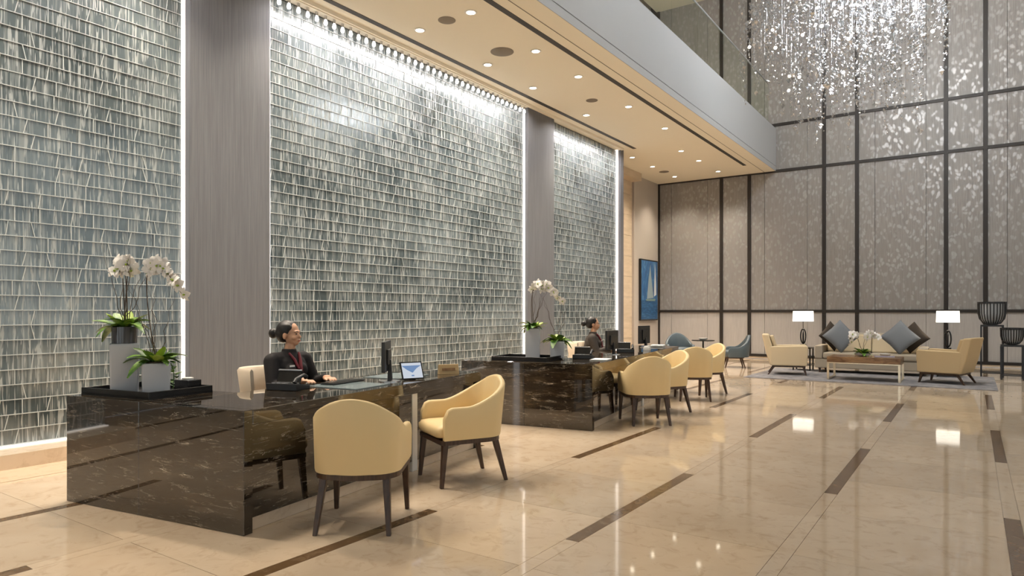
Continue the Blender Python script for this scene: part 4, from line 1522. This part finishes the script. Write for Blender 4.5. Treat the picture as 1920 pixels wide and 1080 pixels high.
# table lamps on side tables
def lamp_table(tl, ll, x, y):
    st = thing('side_table', tl, 'table', (x, y, 0.0005 if x < -3.9 or x > 0.4 else RZ))
    B().box(-0.20, 0.20, -0.20, 0.20, 0.50, 0.53).build('top', 'black', st, bevel=0.003)
    B().box(-0.19, 0.19, -0.19, 0.19, 0.12, 0.14).build('shelf', 'black', st, bevel=0.003)
    for sx in (-1, 1):
        for sy in (-1, 1):
            B().box(sx * 0.18 - 0.014, sx * 0.18 + 0.014, sy * 0.18 - 0.014, sy * 0.18 + 0.014, 0, 0.50).build('leg', 'black', st)
    z0 = RZ + 0.53
    lp = thing('table_lamp', ll, 'lamp', (x, y, z0 + 0.0003))
    B().box(-0.06, 0.06, -0.05, 0.05, 0, 0.07).build('base', 'black', lp, bevel=0.004)
    ring = [(0.055 * math.cos(2 * PI * i / 24), 0, 0.255 + 0.17 * math.sin(2 * PI * i / 24)) for i in range(25)]
    B().tube(ring, 0.014, 8).build('sculpted_ring', 'black', lp, smooth=60)
    ring2 = [(0.0, 0.045 * math.cos(2 * PI * i / 24), 0.235 + 0.135 * math.sin(2 * PI * i / 24)) for i in range(25)]
    B().tube(ring2, 0.012, 8).build('sculpted_ring', 'bowl_metal', lp, smooth=60)
    B().lathe([(0.008, 0.07), (0.008, 0.64)], 10).build('stem', 'black', lp, smooth=40)
    s_ = 0.21
    d_ = 0.12
    z1, z2 = 0.60, 0.84
    b = B()
    vs = []
    for z, k in ((z1, 1.0), (z2, 0.96)):
        for (a, c) in ((-1, -1), (1, -1), (1, 1), (-1, 1)):
            vs.append((a * s_ * k, c * d_ * k, z))
    for z, k in ((z1, 1.0), (z2, 0.96)):
        for (a, c) in ((-1, -1), (1, -1), (1, 1), (-1, 1)):
            vs.append((a * (s_ * k - 0.004), c * (d_ * k - 0.004), z))
    fs = []
    for i in range(4):
        k = (i + 1) % 4
        fs += [(i, k, 4 + k, 4 + i), (8 + i, 12 + i, 12 + k, 8 + k), (i, 8 + i, 8 + k, k), (4 + i, 4 + k, 12 + k, 12 + i)]
    b.add(vs, fs)
    b.build('shade', 'shade', lp)
    light('lamp_glow', 'POINT', (0, 0, 0.72), 14, (1.0, 0.85, 0.65), lp, shadow_soft_size=0.05)


lamp_table('black square side table left of the sofa', 'lit table lamp with dark looped base left of the sofa', -3.25, 16.75)
lamp_table('black square side table right of the sofa', 'lit table lamp with dark looped base right of the sofa', -0.42, 16.75)


# tall stools with ribbed bowls
def stool(label, blabel, x, y, hgt, w, br, bh):
    t = thing('tall_stool', label, 'pedestal', (x, y, 0.0003))
    a = w / 2
    B().box(-a, a, -a, a, hgt - 0.035, hgt).build('top', 'bowl_metal', t, bevel=0.004)
    for sx in (-1, 1):
        for sy in (-1, 1):
            B().box(sx * (a - 0.014) - 0.014, sx * (a - 0.014) + 0.014, sy * (a - 0.014) - 0.014, sy * (a - 0.014) + 0.014, 0, hgt - 0.036).build('leg', 'bowl_metal', t)
        B().box(-a + 0.03, a - 0.03, sx * (a - 0.014) - 0.01, sx * (a - 0.014) + 0.01, 0.08, 0.10).build('stretcher', 'bowl_metal', t)
        B().box(sx * (a - 0.014) - 0.01, sx * (a - 0.014) + 0.01, -a + 0.03, a - 0.03, 0.08, 0.10).build('stretcher', 'bowl_metal', t)
    bo = thing('ribbed_bowl', blabel, 'bowl', (x, y, hgt + 0.0006))
    prof = [(br * 0.32, 0), (br * 0.62, bh * 0.05), (br * 0.88, bh * 0.25), (br * 0.98, bh * 0.5), (br, bh), (br * 0.95, bh), (br * 0.92, bh * 0.5), (br * 0.8, bh * 0.27), (br * 0.5, bh * 0.09), (0.001, bh * 0.06)]
    B().lathe(prof, 30).build('glass', 'rattan', bo, smooth=40)
    for i in range(26):
        q = 2 * PI * i / 26
        B().tube([(r_ * 1.02 * math.cos(q), r_ * 1.02 * math.sin(q), z + 0.012) for r_, z in prof[:5]], 0.011, 5).build('rib', 'bowl_metal', bo, smooth=60)
    B().lathe([(br * 1.05, bh - 0.03), (br * 1.05, bh + 0.012), (br * 0.93, bh + 0.012), (br * 0.93, bh - 0.03)], 30).build('rim', 'bowl_metal', bo, smooth=40)


stool('taller dark metal pedestal stool at the right', 'large dark ribbed bowl on the taller pedestal', 0.34, 17.35, 1.09, 0.40, 0.24, 0.47)
stool('shorter dark metal pedestal stool at the right edge', 'smaller dark ribbed bowl on the shorter pedestal', 0.66, 16.85, 0.70, 0.38, 0.185, 0.33)


# slate blue tub chairs and small round table
def blue_chair(label, loc, rz):
    t = thing('blue_tub_chair', label, 'chair', (*loc, 0.0003), rz, group='slate blue tub chairs')
    sh, _ = tub_shell(0.36, 0.16, -0.34, 0.26, 0.07, 0.26, 0.50, 0.80, 0.04)
    sh.build('shell', 'blue_leather', t, smooth=50)
    B().lathe([(0.26, 0.26), (0.295, 0.29), (0.295, 0.39), (0.26, 0.42), (0.001, 0.43)], 28, (0, 0.02, 0)).build('seat_cushion', 'blue_leather', t, smooth=50)
    B().lathe([(0.25, 0.225), (0.25, 0.259)], 24, (0, 0, 0)).build('seat_ring', 'wood', t, smooth=40)
    for sx in (-1, 1):
        for y0, y1 in ((0.22, 0.16), (-0.24, -0.17)):
            B().frustum((sx * 0.22, y0, 0), 0.026, 0.026, (sx * 0.17, y1, 0.226), 0.042, 0.042).build('leg', 'wood', t)
    return t


blue_chair('slate blue tub chair in profile beside the cream armchair', (-4.85, 16.75), face(-0.92, -0.39))
blue_chair('slate blue tub chair facing the room in the far left corner', (-6.45, 17.35), face(0.55, -0.84))
rt = thing('round_table', 'small round black pedestal table between the blue chairs', 'table', (-5.95, 17.75, 0.0003))
B().lathe([(0.29, 0.585), (0.30, 0.59), (0.30, 0.61), (0.001, 0.612)], 32).build('top', 'black', rt, smooth=40)
B().lathe([(0.022, 0.02), (0.022, 0.585)], 14).build('pedestal', 'black', rt, smooth=40)
B().lathe([(0.19, 0), (0.19, 0.012), (0.03, 0.025)], 28).build('foot', 'black', rt, smooth=40)
dh = B().lathe([(0.04, 0), (0.10, 0.015), (0.12, 0.05), (0.112, 0.05), (0.09, 0.02), (0.001, 0.01)], 24).build('dish', 'white_ceramic', loc=(-5.95, 17.75, 0.6128), smooth=40)
tag(dh, 'white dish on the small round black table', 'dish')
